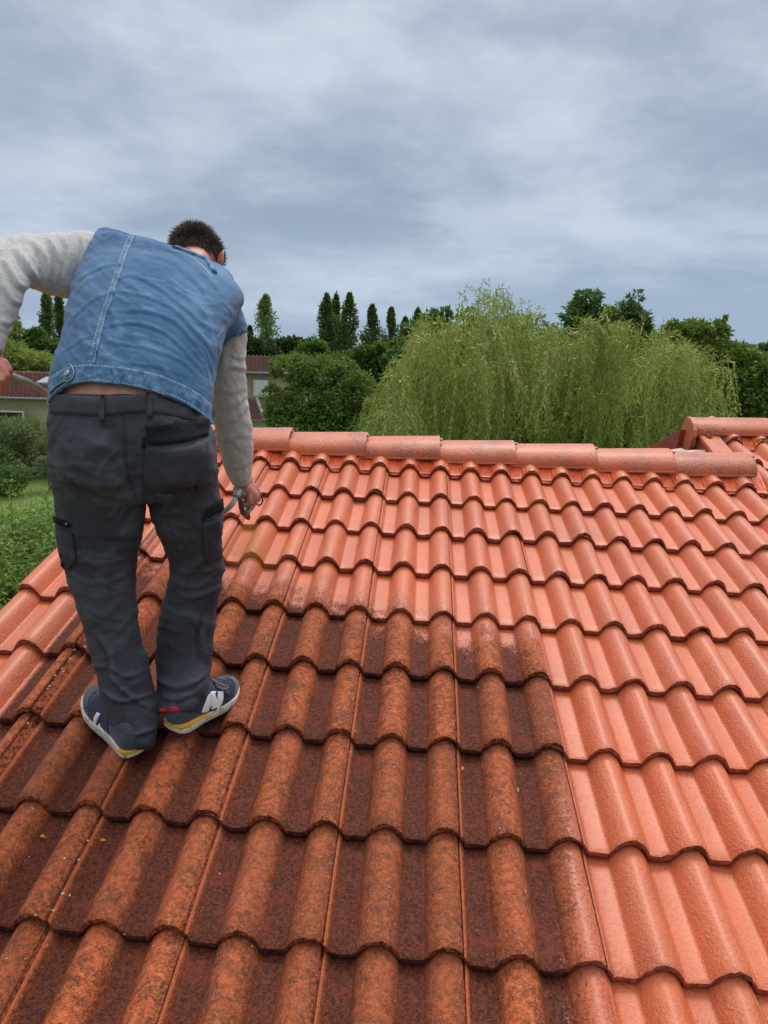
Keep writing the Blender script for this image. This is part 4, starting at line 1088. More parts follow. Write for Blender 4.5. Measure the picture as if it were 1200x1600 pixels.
rib = cloth('ribbed_jersey', sr(182, 180, 177), sr(198, 195, 192), .95, 700, .002)
thread = simple('pale_thread', sr(176, 182, 184), .8)
thread_dk = simple('dark_thread', sr(34, 38, 48), .8)
skin, t, b = newmat('skin')
v = coords(t); n_ = t.noise(v, 26, 4, .6)
t.put(b.inputs['Base Color'], t.mix(t.mr(n_, .3, .7), sr(196, 128, 108), sr(214, 152, 130)))
b.inputs['Roughness'].default_value = .5; b.inputs['Subsurface Weight'].default_value = .12; b.inputs['Subsurface Radius'].default_value = (.01, .004, .002)
t.put(b.inputs['Normal'], t.bump(t.noise(v, 380, 3), .5, .002))
skin_red, t, b = newmat('skin_weathered')
v = coords(t); n_ = t.noise(v, 40, 4, .6)
t.put(b.inputs['Base Color'], t.mix(t.mr(n_, .3, .7), sr(178, 104, 90), sr(206, 138, 120)))
b.inputs['Roughness'].default_value = .5

# ---- vest
vest_rings = [((70, 668), (331, 676), 2.06, .152), ((75, 625), (331, 652), 2.055, .156), ((79, 580), (333, 604), 2.08, .158), ((93, 530), (344, 555), 2.13, .155), ((105, 478), (356, 520), 2.20, .148),
              ((115, 430), (370, 497), 2.28, .140), ((133, 396), (376, 480), 2.34, .115), ((150, 384), (362, 452), 2.385, .088), ((200, 388), (346, 426), 2.42, .060), ((262, 402), (335, 412), 2.45, .040)]
vest_parts = [loft(dense_rings(vest_rings), 32, 2.5)]
# left shoulder point and the dropped right shoulder cap
vest_parts.append(loft([((154, 358), (205, 368), 2.37, .022), ((146, 372), (225, 392), 2.365, .060), ((134, 398), (230, 440), 2.35, .095), ((126, 430), (250, 480), 2.32, .11)], 24, 2.8))
vest_parts.append(loft([((300, 470), (362, 452), 2.36, .07), ((318, 505), (382, 490), 2.35, .083), ((330, 528), (387, 507), 2.35, .078), ((338, 548), (388, 519), 2.355, .068)], 24, 2.2))
vest_me = union('vest', vest_parts, .0055, 7)
VF = [([(150, 420), (180, 412), (215, 418)], .004, 5), ([(168, 446), (202, 429), (240, 444), (285, 477), (319, 507), (345, 522)], .0075, 6),
      ([(150, 470), (180, 455), (225, 462), (270, 481), (310, 520), (334, 548)], .0068, 6), ([(165, 485), (225, 485), (270, 500), (300, 530), (325, 562)], .0075, 6),
      ([(150, 512), (210, 504), (262, 522), (300, 560), (326, 590)], .0085, 6), ([(150, 530), (225, 543), (285, 564), (319, 598)], .0065, 6),
      ([(205, 392), (262, 404), (307, 440), (337, 480)], .007, 7), ([(225, 380), (277, 395), (322, 430), (352, 468)], .006, 6),
      ([(98, 520), (112, 498), (142, 470), (170, 458)], .006, 5), ([(92, 552), (127, 530), (160, 520)], .005, 5), ([(118, 440), (150, 421), (172, 415)], .005, 5),
      ([(108, 470), (135, 440), (160, 432)], .004, 5), ([(100, 566), (140, 556), (200, 566), (260, 574)], .0035, 5), ([(180, 566), (240, 572), (300, 590)], .0035, 5),
      ([(250, 440), (300, 470), (335, 510)], .005, 5), ([(285, 500), (318, 530), (340, 566)], .006, 5), ([(318, 540), (330, 570), (336, 600)], .006, 4),
      ([(300, 545), (322, 575), (328, 610)], .005, 4), ([(176, 380), (215, 382), (250, 392)], .004, 5), ([(345, 470), (362, 490), (352, 512)], .004, 4), ([(230, 425), (270, 440), (300, 462)], .004, 5), ([(200, 523), (250, 535), (290, 556)], .004, 5)]
folds(vest_me, [(a, b*.27, c*.52) for a, b, c in VF], [((.010, .022), .0045, .75, 3.0), ((.03, .09), .0012, .62, 8.0)], [((.010, .045), .0034, .62, 41.0), ((.012, .05), .0018, .25, 47.0), ((.02, .05), .0014, 1.2, 53.0)])
hem = [(60, 612), (74, 636), (82, 622), (100, 606), (122, 599), (140, 597), (165, 599), (200, 603), (235, 611), (262, 619), (290, 632), (312, 646), (329, 662), (345, 668)]
def cut_below(me, curve, d_lo=None):                       # drop faces whose pixel lies below a curve
    co = get_co(me); uv, _ = uv_np(co); c = np.array(sm_poly(curve)); lim = np.interp(uv[:, 0], c[:, 0], c[:, 1])
    bad = uv[:, 1] > lim
    bm = bmesh.new(); bm.from_mesh(me); bm.verts.ensure_lookup_table()
    # pull the crossing vertices onto the curve for a clean hem
    kill = [f for f in bm.faces if all(bad[v.index] for v in f.verts)]
    bmesh.ops.delete(bm, geom=kill, context='FACES')
    for v in bm.verts:
        if v.is_boundary:
            px_, py_, d_ = UV(v.co); y_ = float(np.interp(px_, c[:, 0], c[:, 1])); v.co = P(px_, y_, d_)
    bm.to_mesh(me); bm.free(); return me
cut_below(vest_me, hem)
vest_bvh = bvh_of(vest_me)
vest_me = evaluated(vest_me, [('SOLIDIFY', dict(thickness=.0035, offset=-1.0))]); vest_me.name = 'vest'
vest_me.materials.clear(); vest_me.materials.append(denim); vest_me.shade_smooth()
vest = mpart('denim_vest', vest_me)
# waistband, its puckered top seam, long back seam, yoke and armhole seams
wtop = [(79, 590), (95, 580), (112, 573), (135, 570), (160, 571), (190, 574), (220, 579), (250, 587), (280, 599), (308, 614), (329, 634)]
hemv = [(77, 631), (84, 620), (101, 606), (122, 600), (140, 598), (165, 600), (200, 604), (235, 612), (262, 620), (290, 633), (312, 647), (327, 660)]
def pucker(s, q): return .0011*math.sin(s*150)*math.exp(-((q-.16)/.14)**2)+.0008*noise.noise(Vector((s*30, q*5, 1)))
mpart('waistband', (lambda me: (me.materials.append(denim_dk), me)[1])(cloth_patch('waistband', vest_bvh, wtop, [(x, y-1.0) for x, y in hemv], .0032, 90, 8, relief=pucker)), vest)
vw = bvh_of(vest_me)
mpart('hem_welt', welt('hem_welt', vest_bvh, [(x, y-2.2) for x, y in hemv], .0022, denim_dk, .0025), vest)
seamc = [(208, 366), (196, 392), (185, 425), (173, 462), (160, 500), (150, 540), (143, 571)]
mpart('back_seam', (lambda me: (me.materials.append(denim_dk), me)[1])(cloth_patch('back_seam', vest_bvh, [(x-5, y) for x, y in seamc], [(x+5, y+1) for x, y in seamc], .0016, 70, 4, relief=lambda s, q: .0008*math.sin(s*170)*math.sin(q*3.1))), vest)
arm_l = [(159, 358), (150, 372), (139, 392), (128, 420), (119, 445), (113, 462)]
arm_r = [(386, 511), (378, 520), (366, 535), (354, 548)]
yoke = [(372, 483), (362, 502), (348, 518), (340, 530)]
for nm, pl, r_ in (('armhole_seam', arm_r, .0024), ('yoke_seam', yoke, .0016), ('side_seam', [(340, 530), (342, 550), (338, 580), (331, 606)], .0018), ('shoulder_seam', [(159, 358), (185, 361), (212, 369)], .0014)):
    mpart(nm, welt(nm, vest_bvh, pl, r_, denim_dk, .0), vest)
st = [[(x-3.4, y) for x, y in seamc], [(x+3.4, y+1) for x, y in seamc], [(x, y+2.2) for x, y in wtop], [(x, y-4.5) for x, y in hemv], [(x-3, y-3) for x, y in yoke], [(x-4, y-3) for x, y in arm_r]]
mpart('stitching', stitches('stitching', vest_bvh, st, thread, .0042), vest, kind='stuff')
# adjuster tab with metal button at the left end of the waistband
tabA = [(80, 602), (92, 591), (104, 580), (112, 571), (118, 578)]; tabB = [(82, 614), (93, 604), (103, 598), (114, 595), (119, 586)]
tab = mpart('waist_tab', (lambda me: (me.materials.append(denim_dk), me)[1])(cloth_patch('waist_tab', vest_bvh, tabA, tabB, .0085, 26, 6, sm=False)), vest)
mpart('tab_edge', tube_mesh('tab_edge', [p for p, n in surf_line(vest_bvh, tabA+tabB[::-1], .0092)], .0010, 6, thread), vest)
metal = simple('button_metal', sr(178, 178, 176), .35, .5, .1, 300, .0, 60, 1.0)
h = hit(vest_bvh, 109, 585)
def disc_at(name, h, r, th, mat, off, dome=.3):
    a = h[1].orthogonal().normalized(); b_ = h[1].cross(a); c = h[0]+h[1]*off
    V = []; Fc = []; seg = 18
    for rr, zz in ((r, 0), (r, th), (r*.8, th*1.25), (r*.55, th*.9), (r*.25, th*.9), (r*.2, th*1.3), (.0001, th*1.35)):
        for k in range(seg): V.append(c+a*rr*math.cos(2*math.pi*k/seg)+b_*rr*math.sin(2*math.pi*k/seg)+h[1]*zz)
    for q in range(6):
        for k in range(seg): Fc.append((q*seg+k, q*seg+(k+1) % seg, (q+1)*seg+(k+1) % seg, (q+1)*seg+k))
    return mesh_np(name, V, Fc, True, mat)
mpart('button', disc_at('button', h, .0075, .003, metal, .0090), vest)
# collar folded behind the neck
colA = [(272, 385), (288, 384), (304, 389), (318, 399), (328, 411), (335, 424)]; colB = [(268, 390), (284, 395), (300, 402), (314, 412), (325, 424), (333, 434)]
mpart('collar', welt('collar', vest_bvh, [(x, y+3) for x, y in colA], .0075, denim_dk, .0015, 12), vest)
mpart('collar_seam', welt('collar_seam', vest_bvh, [(x, y+1) for x, y in colB], .0016, thread, .0), vest)
# right corner tab of the hem, turned out
hc = P(331, 655, 2.03)
me = mesh_np('hem_corner', [P(326, 628, 2.03), P(334, 640, 2.02), P(338, 646, 2.01), P(329, 661, 2.02), P(322, 655, 2.025), P(326, 628, 2.036), P(334, 640, 2.026), P(338, 646, 2.016), P(329, 661, 2.026), P(322, 655, 2.031)],
             [(0, 1, 2, 3, 4), (9, 8, 7, 6, 5), (0, 5, 6, 1), (1, 6, 7, 2), (2, 7, 8, 3), (3, 8, 9, 4), (4, 9, 5, 0)], False, denim_dk)
mpart('hem_corner', me, vest)

# ---- trousers
pel = [((82, 622), (322, 646), 2.045, .135), ((76, 650), (329, 672), 2.04, .150), ((74, 690), (334, 700), 2.045, .158), ((77, 735), (340, 738), 2.06, .152), ((80, 768), (344, 770), 2.075, .13)]
lleg = [((76, 700), (215, 715), 2.05, .12), ((81, 750), (224, 765), 2.06, .125), ((86, 800), (225, 805), 2.075, .112), ((91, 850), (218, 852), 2.095, .098), ((105, 903), (212, 903), 2.115, .088), ((120, 950), (210, 950), 2.135, .082),
        ((134, 1000), (220, 998), 2.15, .08), ((148, 1045), (234, 1045), 2.15, .082), ((157, 1085), (243, 1085), 2.145, .082), ((163, 1118), (247, 1120), 2.135, .085), ((176, 1145), (246, 1146), 2.12, .08), ((192, 1166), (243, 1163), 2.105, .066), ((206, 1176), (238, 1172), 2.10, .05)]
rleg = [((215, 700), (336, 712), 2.06, .12), ((226, 755), (343, 757), 2.075, .12), ((236, 800), (346, 800), 2.10, .108), ((254, 848), (347, 850), 2.14, .095), ((265, 892), (350, 890), 2.18, .086), ((258, 935), (342, 933), 2.205, .08),
        ((248, 978), (336, 976), 2.225, .078), ((243, 1018), (335, 1015), 2.235, .08), ((245, 1050), (331, 1046), 2.24, .083), ((245, 1078), (328, 1066), 2.20, .098), ((246, 1097), (322, 1080), 2.185, .10), ((250, 1110), (306, 1100), 2.18, .09), ((256, 1116), (290, 1110), 2.175, .07)]
tp = [loft(dense_rings(pel), 36, 2.6), loft(dense_rings(lleg), 28, 2.25), loft(dense_rings(rleg), 28, 2.25)]
# seat of the trousers
tp.append(loft([((90, 660), (205, 665), 1.99, .08), ((84, 705), (214, 712), 1.965, .10), ((90, 748), (212, 755), 1.98, .09)], 24, 2.1))
tp.append(loft([((212, 668), (325, 672), 1.99, .08), ((218, 712), (334, 712), 1.97, .10), ((224, 752), (334, 752), 1.985, .09)], 24, 2.1))
tr_me = union('trousers', tp, .006, 8)
TFo = [([(84, 712), (108, 742), (148, 764), (205, 776)], .008, 7), ([(92, 742), (128, 772), (172, 788), (214, 792)], .0075, 7), ([(100, 770), (140, 800), (190, 812)], .005, 7),
       ([(232, 762), (262, 774), (300, 770), (336, 760)], .0055, 6), ([(240, 790), (275, 800), (325, 788)], .0045, 6), ([(220, 735), (224, 765), (228, 800)], -.010, 7),
       ([(105, 868), (135, 878), (178, 876), (212, 862)], .008, 7), ([(112, 893), (140, 909), (180, 903), (210, 884)], .008, 7), ([(122, 925), (160, 934), (208, 915)], .006, 6),
       ([(135, 940), (160, 960), (205, 968)], .008, 6), ([(150, 985), (172, 1020), (178, 1060)], .007, 6), ([(165, 1040), (190, 1075), (240, 1110)], .007, 6),([(122, 900), (132, 940), (150, 990)], .005, 6), ([(95, 820), (130, 840), (170, 838), (214, 826)], .004, 7),
       ([(262, 880), (290, 893), (325, 890), (349, 878)], .010, 7), ([(266, 905), (300, 915), (345, 902)], .008, 7), ([(285, 935), (315, 930), (340, 915)], .0055, 6), ([(275, 925), (300, 932), (335, 920)], .008, 6), ([(322, 960), (314, 1000), (320, 1040)], .008, 6),
       ([(300, 960), (318, 1000), (326, 1040)], .005, 6), ([(262, 1000), (280, 1020), (320, 1018)], .004, 6),
       ([(160, 1076), (190, 1095), (240, 1082)], .009, 6), ([(178, 1134), (212, 1147), (246, 1134)], .009, 6), 
       ([(246, 1062), (275, 1074), (300, 1068), (322, 1052)], .009, 6), ([(250, 1085), (275, 1093), (305, 1080)], .007, 5),
       ([(80, 1060), (158, 1040), (200, 1056), (232, 1044)], .005, 6), ([(150, 660), (175, 664), (205, 660)], .003, 5), ([(325, 760), (338, 780), (343, 800)], .006, 5), ([(322, 800), (336, 815), (344, 842)], .006, 5),
       ([(108, 835), (116, 860), (122, 890)], .004, 6)]
folds(tr_me, [(a, b*(.25 if max(q[1] for q in a) < 1030 else .95), c*.66) for a, b, c in TFo], [((.009, .016), .0050, .35, 13.0), ((.022, .055), .0020, -.4, 18.0)], [((.008, .034), .0050, .75, 61.0), ((.009, .036), .0046, -.85, 67.0), ((.012, .04), .0040, .15, 71.0)])
def cut_above(me, curve):
    co = get_co(me); uv, _ = uv_np(co); c = np.array(sm_poly(curve)); bad = uv[:, 1] < np.interp(uv[:, 0], c[:, 0], c[:, 1])
    bm = bmesh.new(); bm.from_mesh(me); bm.verts.ensure_lookup_table()
    bmesh.ops.delete(bm, geom=[f for f in bm.faces if all(bad[v.index] for v in f.verts)], context='FACES')
    for v in bm.verts:
        if v.is_boundary:
            px_, py_, d_ = UV(v.co); v.co = P(px_, float(np.interp(px_, c[:, 0], c[:, 1])), d_)
    bm.to_mesh(me); bm.free(); return me
cut_above(tr_me, [(60, 622), (90, 617), (120, 618), (160, 620), (230, 616), (260, 622), (300, 640), (340, 655)])
tr_bvh = bvh_of(tr_me)
tr_me = evaluated(tr_me, [('SOLIDIFY', dict(thickness=.003, offset=-1.0))]); tr_me.name = 'trousers'
tr_me.materials.clear(); tr_me.materials.append(trou); tr_me.shade_smooth()
tr = mpart('trousers', tr_me)
def tpatch(name, A, B, off, mat, parent=None, n=28, m_=5, sm=True, relief=None):
    me = cloth_patch(name, tr_bvh, A, B, off, n, m_, True, sm, relief); me.materials.append(mat); return mpart(name, me, parent or tr)
tpatch('waist_strip', [(78, 618), (110, 617), (155, 617), (200, 615), (245, 622), (290, 637), (325, 655)], [(80, 646), (120, 648), (165, 650), (205, 645), (245, 646), (290, 654), (322, 664)], .003, trou, n=60, relief=lambda s, q: .0008*noise.noise(Vector((s*20, q*4, 3))))
for A, B in (([(157, 616), (158, 634), (158, 658)], [(165, 616), (166, 634), (166, 658)]), ([(227, 612), (230, 632), (232, 652)], [(235, 613), (238, 633), (240, 652)])):
    tpatch('belt_loop', A, B, .009, trou, n=12, m_=3)
tpatch('pocket_flap', [(228, 666), (260, 664), (295, 659), (324, 655)], [(231, 690), (240, 696), (285, 692), (324, 681)], .006, black_cloth, n=30)
tpatch('back_pocket', [(227, 700), (260, 702), (295, 698), (326, 686)], [(225, 762), (255, 771), (290, 769), (322, 762)], .0028, trou, n=36, m_=10, relief=lambda s, q: .0022*noise.noise(Vector((s*3, q*9, 7))))
lab = tpatch('pocket_label', [(222.5, 683), (222.5, 699)], [(228, 683), (228, 699)], .006, black_cloth, n=6, m_=3, sm=False)
tpatch('leg_pocket', [(88, 826), (100, 828), (114, 832)], [(97, 884), (108, 890), (121, 872)], .005, trou, n=20, m_=12)
tpatch('leg_pocket_flap', [(88, 806), (102, 811), (111, 816)], [(89, 816), (102, 821), (112, 824)], .009, black_cloth, n=14, m_=4)
mpart('snap_button', disc_at('snap_button', hit(tr_bvh, 108, 817), .0032, .0015, metal, .010), tr)
tpatch('side_pocket_flap', [(318, 800), (330, 789), (345, 778)], [(316, 812), (330, 806), (347, 796)], .006, black_cloth, n=14, m_=4)
tpatch('side_pocket', [(316, 815), (330, 812), (343, 806)], [(320, 876), (330, 878), (345, 872)], .005, trou, n=16, m_=10)
stt = [[(196, 650), (197, 690), (199, 730), (206, 760)], [(193, 650), (194, 690), (196, 730), (203, 758)], [(224, 700), (224, 735), (225, 764)], [(322, 690), (324, 730), (322, 764)], [(226, 762), (255, 770), (290, 768), (322, 762)],
       [(80, 646), (120, 648), (165, 650), (205, 645), (245, 646), (290, 654), (322, 664)], [(114, 832), (121, 850), (119, 880), (108, 892)], [(214, 960), (226, 1010), (236, 1060), (240, 1090)], [(326, 985), (328, 1010), (326, 1040)]]
mpart('trouser_stitching', stitches('trouser_stitching', tr_bvh, stt, thread_dk, .0036, .006, .003, .0009), tr, kind='stuff')
mpart('seat_seam', welt('seat_seam', tr_bvh, [(195, 648), (196, 690), (199, 730), (207, 762), (221, 792)], .0018, trou, .0), tr)

# ---- sweatshirt sleeves
def sleeve(rings, fl, nm, nm2=0):
    me = union(nm, [loft(dense_rings(rings), 26, 2.1)], .0055, 5, jersey)
    folds(me, [(a, b*.7, c*.8) for a, b, c in fl], [((.02, .05), .0040, 1.2, 23.0), ((.06, .1), .0012, 1.0, 28.0)], [((.02, .05), .0022 if nm2 else .0040, .5 if nm2 else 1.25, 81.0), ((.02, .05), .0024, 1.0, 87.0)])
    return me
rs = [((325, 505), (380, 495), 2.35, .055), ((328, 520), (385, 515), 2.36, .058), ((331, 545), (385, 543), 2.375, .058), ((330, 575), (384, 574), 2.39, .060), ((329, 610), (386, 607), 2.41, .060), ((330, 640), (391, 640), 2.43, .060), ((336, 670), (394, 670), 2.45, .056),
      ((342, 700), (396, 700), 2.475, .052), ((350, 728), (394, 727), 2.50, .045), ((357, 746), (392, 743), 2.515, .038), ((360, 752), (392, 748), 2.52, .036)]
sl_r = sleeve(rs, [([(345, 580), (362, 572), (384, 577)], .011, 5), ([(340, 605), (365, 612), (386, 604)], .005, 6), ([(352, 640), (372, 628), (388, 612)], .006, 6), ([(350, 660), (370, 652), (390, 630)], .005, 6), ([(345, 690), (370, 680), (393, 682)], .004, 6),
                   ([(360, 552), (374, 560), (384, 556)], .006, 4), ([(350, 722), (370, 730), (392, 720)], .005, 5), ([(340, 540), (350, 560), (342, 590)], .005, 5)], 'sleeve', 1)
slr = mpart('sleeve', sl_r)
cuff = lambda rings, nm: union(nm, [loft(rings, 26, 2.0)], .004, 3, rib)
mpart('cuff', cuff([((359, 749), (393, 745), 2.518, .037), ((362, 755), (392, 750), 2.524, .034), ((366, 759.5), (391, 755), 2.528, .031)], 'cuff'), slr)
ls = [((175, 378), (160, 462), 2.36, .075), ((150, 364), (134, 470), 2.355, .082), ((122, 361), (110, 468), 2.34, .085), ((92, 362), (84, 463), 2.315, .084), ((60, 365), (62, 456), 2.28, .08), ((25, 368), (50, 449), 2.24, .078), ((-18, 380), (44, 447), 2.20, .078), ((-58, 415), (40, 455), 2.165, .078),
      ((-72, 462), (34, 475), 2.14, .074), ((-66, 500), (24, 500), 2.12, .066), ((-52, 525), (14, 520), 2.105, .056), ((-42, 545), (8, 536), 2.095, .046)]
sl_l = sleeve(ls, [([(128, 366), (131, 400), (122, 440), (112, 462)], .010, 5), ([(100, 366), (108, 400), (100, 440)], .006, 6), ([(75, 368), (92, 410), (86, 446)], .008, 6), ([(48, 372), (72, 410), (70, 452)], .010, 6), ([(24, 385), (46, 420), (64, 440)], .011, 6),
                   ([(5, 400), (26, 440), (46, 452)], .009, 6), ([(2, 440), (20, 468), (38, 474)], .007, 6), ([(0, 500), (12, 505), (22, 498)], .006, 5), ([(60, 440), (85, 456), (112, 460)], .006, 5)], 'sleeve')
sll = mpart('sleeve', sl_l)
mpart('cuff', cuff([((-40, 536), (12, 528), 2.098, .046), ((-36, 548), (8, 540), 2.09, .040), ((-32, 558), (6, 552), 2.086, .034)], 'cuff'), sll)

# ---- body: torso, legs, arms, neck and head, hands, as one skin
bp = []
bp.append(loft(dense_rings([((90, 700), (322, 706), 2.06, .125), ((86, 655), (320, 676), 2.045, .13), ((86, 625), (320, 650), 2.05, .135), ((92, 592), (320, 612), 2.075, .138), ((106, 530), (334, 552), 2.13, .135), ((125, 445), (355, 495), 2.27, .12), ((165, 405), (350, 460), 2.37, .075), ((230, 408), (334, 428), 2.42, .045), ((262, 412), (330, 420), 2.46, .036)]), 28, 2.3))
for leg in (lleg, rleg):
    bp.append(loft([((r[0][0]*.72+r[1][0]*.28, r[0][1]), (r[1][0]*.72+r[0][0]*.28, r[1][1]), r[2], r[3]*.6) for r in dense_rings([q for q in leg])][:-4], 18, 2.0) if False else loft([((q[0][0]*.75+q[1][0]*.25, q[0][1]), (q[1][0]*.75+q[0][0]*.25, q[1][1]), q[2], q[3]*.55) for q in leg[:-2]], 18, 2.0))
for arm in (rs, ls):
    bp.append(loft([((q[0][0]*.78+q[1][0]*.22, q[0][1]*.78+q[1][1]*.22), (q[1][0]*.78+q[0][0]*.22, q[1][1]*.78+q[0][1]*.22), q[2], q[3]*.5) for q in arm], 18, 2.0))
# head frame: f looks out of the face, u to the crown, s to the man's right
HC = P(306, 412, 2.50)
hf = (Vector((.20, .84, -.60))).normalized(); hu = Vector((-.05, .55, .80)); hu = (hu-hf*hu.dot(hf)).normalized(); hs = hf.cross(hu)
bp.append(capsule([P(296, 432, 2.38), P(302, 412, 2.44), HC-hu*.03], [.060, .058, .06], 18))
bp.append(ellipsoid(HC+hu*.015, (hs*.076, hf*.096, hu*.098)))
bp.append(ellipsoid(HC+hf*.030-hu*.055, (hs*.060, hf*.068, hu*.062)))
bp.append(ellipsoid(HC+hf*.078-hu*.095, (hs*.028, hf*.024, hu*.024)))            # chin
bp.append(capsule([HC+hf*.098+hu*.022, HC+hf*.112-hu*.018], [.010, .017]))        # nose
bp.append(capsule([HC+hf*.088+hu*.030-hs*.045, HC+hf*.097+hu*.034, HC+hf*.088+hu*.030+hs*.045], [.012, .012, .012]))   # brow
bp.append(capsule([HC+hf*.094-hu*.062-hs*.02, HC+hf*.100-hu*.062, HC+hf*.094-hu*.062+hs*.02], [.008, .009, .008]))     # lips
# right hand closed on the gun's handle
def hp(x, y, d): return P(x, y, d)
bp.append(capsule([hp(379, 744, 2.52), hp(382, 757, 2.54)], [.030, .029]))
bp.append(capsule([hp(383, 756, 2.535), hp(392, 767, 2.55)], [.027, .029]))
bp.append(capsule([hp(386, 764, 2.525), hp(394, 774, 2.535)], [.022, .024]))
for (k, a, b_, c, r_) in (((400, 764, 2.575), (405, 775, 2.60), (396, 783, 2.61), (386, 781, 2.60), .0100), ((400, 770, 2.555), (403, 780, 2.575), (393, 787, 2.585), (383, 783, 2.575), .0104),
                          ((396, 775, 2.535), (399, 784, 2.55), (389, 789, 2.56), (380, 785, 2.55), .0098), ((390, 778, 2.515), (392, 786, 2.525), (384, 790, 2.535), (377, 786, 2.53), .0086)):
    bp.append(capsule([hp(*k), hp(*a), hp(*b_), hp(*c)], [r_*1.15, r_*1.08, r_, r_*.85], 10))
bp.append(capsule([hp(374, 757, 2.54), hp(369, 765, 2.56), hp(374, 773, 2.575), hp(382, 774, 2.58)], [.013, .0125, .0115, .0095], 10))
# left hand closed on the hose
bp.append(capsule([hp(-14, 545, 2.092), hp(-12, 560, 2.088)], [.030, .028]))
bp.append(capsule([hp(-12, 560, 2.088), hp(-6, 575, 2.085)], [.027, .030]))
bp.append(capsule([hp(-16, 570, 2.09), hp(-12, 582, 2.09)], [.024, .026]))
for (k, a, b_, c, r_) in (((6, 566, 2.075), (14, 577, 2.08), (13, 591, 2.10), (4, 597, 2.115), .0105), ((3, 574, 2.068), (10, 588, 2.066), (10, 602, 2.08), (1, 607, 2.10), .0108),
                          ((-4, 580, 2.064), (1, 595, 2.056), (1, 609, 2.07), (-7, 613, 2.09), .0102), ((-13, 584, 2.064), (-10, 597, 2.056), (-10, 608, 2.07), (-16, 611, 2.085), .009)):
    bp.append(capsule([hp(*k), hp(*a), hp(*b_), hp(*c)], [r_*1.15, r_*1.08, r_, r_*.85], 10))
bp.append(capsule([hp(-8, 562, 2.11), hp(0, 575, 2.135), hp(6, 588, 2.14), hp(10, 598, 2.13)], [.013, .0125, .0115, .0095], 10))
body_me = union('body', bp, .0042, 3, skin)
ss = get_co(body_me)
body = mpart('body', body_me)
# reddish weathered skin on hands, neck and face
body_me.materials.append(skin_red)
uvb, db = uv_np(ss)
handm = ((uvb[:, 1] > 742) & (uvb[:, 0] > 355)) | ((uvb[:, 0] < 30) & (uvb[:, 1] > 530)) | ((uvb[:, 1] < 440) & (uvb[:, 0] > 250) & (db > 2.34))
mi = np.array([1 if handm[p.vertices[0]] else 0 for p in body_me.polygons], np.int32); body_me.polygons.foreach_set('material_index', mi)
# eyes, ears, hair
eye_m = simple('eye_white', sr(225, 222, 215), .2)
for s in (-1, 1):
    c = HC+hf*.082+hu*.012+hs*s*.031; V, Fc = ellipsoid(c, (hs*.012, hf*.012, hu*.012), 12, 8); mpart('eye', mesh_np('eye', V, Fc, True, eye_m), body)
def ear(s):
    c = HC+hs*s*.078-hf*.004-hu*.010; V = []; Fc = []; seg = 20
    out = hs*s
    for rr, dz in ((.60, .004), (.85, .016), (1.0, .021), (.92, .0235), (.70, .019), (.45, .010), (.2, .006), (.01, .006)):
        for k in range(seg):
            a = 2*math.pi*k/seg; rx = .019*rr*(1+.12*math.sin(a)); ry = .034*rr*(1-.0*math.cos(a))
            V.append(c+hf*rx*math.cos(a)+hu*(ry*math.sin(a)+.002)+out*(dz*(1-.30*math.cos(a))-.002)-hf*dz*.35)
    for q in range(7):
        for k in range(seg): Fc.append((q*seg+k, q*seg+(k+1) % seg, (q+1)*seg+(k+1) % seg, (q+1)*seg+k))
    me = mesh_np('ear', V, Fc, True, skin_red); return mpart('ear', me, body)
ear(1); ear(-1)
hair_m = simple('hair', sr(88, 74, 64), .55, .4, .3, 60)
hb = bvh_of(body_me)
r = np.random.default_rng(5)
hv = []; nh = 0
capV, capF = ellipsoid(HC+hu*.014, (hs*.079, hf*.099, hu*.101), 30, 20)
keep = []
def hairy(d):                                              # scalp region in the head frame
    x_, y_, z_ = d.dot(hs), d.dot(hf), d.dot(hu)
    return (z_ > -.05-.22*max(0, -y_)) and (y_ < .55+.3*max(z_, 0)) and not (y_ > .05 and z_ < .25 and abs(x_) > .5) and z_ > -.52
capF2 = [f for f in capF if all(hairy(((capV[i]-HC-hu*.016).normalized())) for i in f)]
cap_me = mesh_np('hair', capV, capF2, True, hair_m); hair = mpart('hair', cap_me)
while nh < 12000:
    d = Vector(r.normal(size=3)).normalized()
    if not hairy(d): continue
    base = HC+hu*.014+hs*(.078*d.dot(hs))+hf*(.098*d.dot(hf))+hu*(.100*d.dot(hu))
    top = max(0, d.dot(hu)); L = .012+.022*top*r.random()+.006*r.random()
    tuft = noise.noise(base*45)
    dr = (d*(.30+.85*top)-hu*.75*(1-top)**2+hf*.45*top+Vector((tuft, noise.noise(base*45+Vector((9, 0, 0))), noise.noise(base*45+Vector((0, 9, 0)))))*.28+Vector(r.normal(size=3))*.15).normalized()
    s = dr.cross(Vector(r.normal(size=3))).normalized()*.0009
    tip = base+dr*L+Vector(r.normal(size=3))*.002
    hv += [base-s, base+s, tip+s*.2, tip-s*.2]; nh += 1
o = mpart('hair_strands', quads_mesh('hair_strands', np.array([tuple(v) for v in hv]), nh, hair_m), hair, kind='stuff')

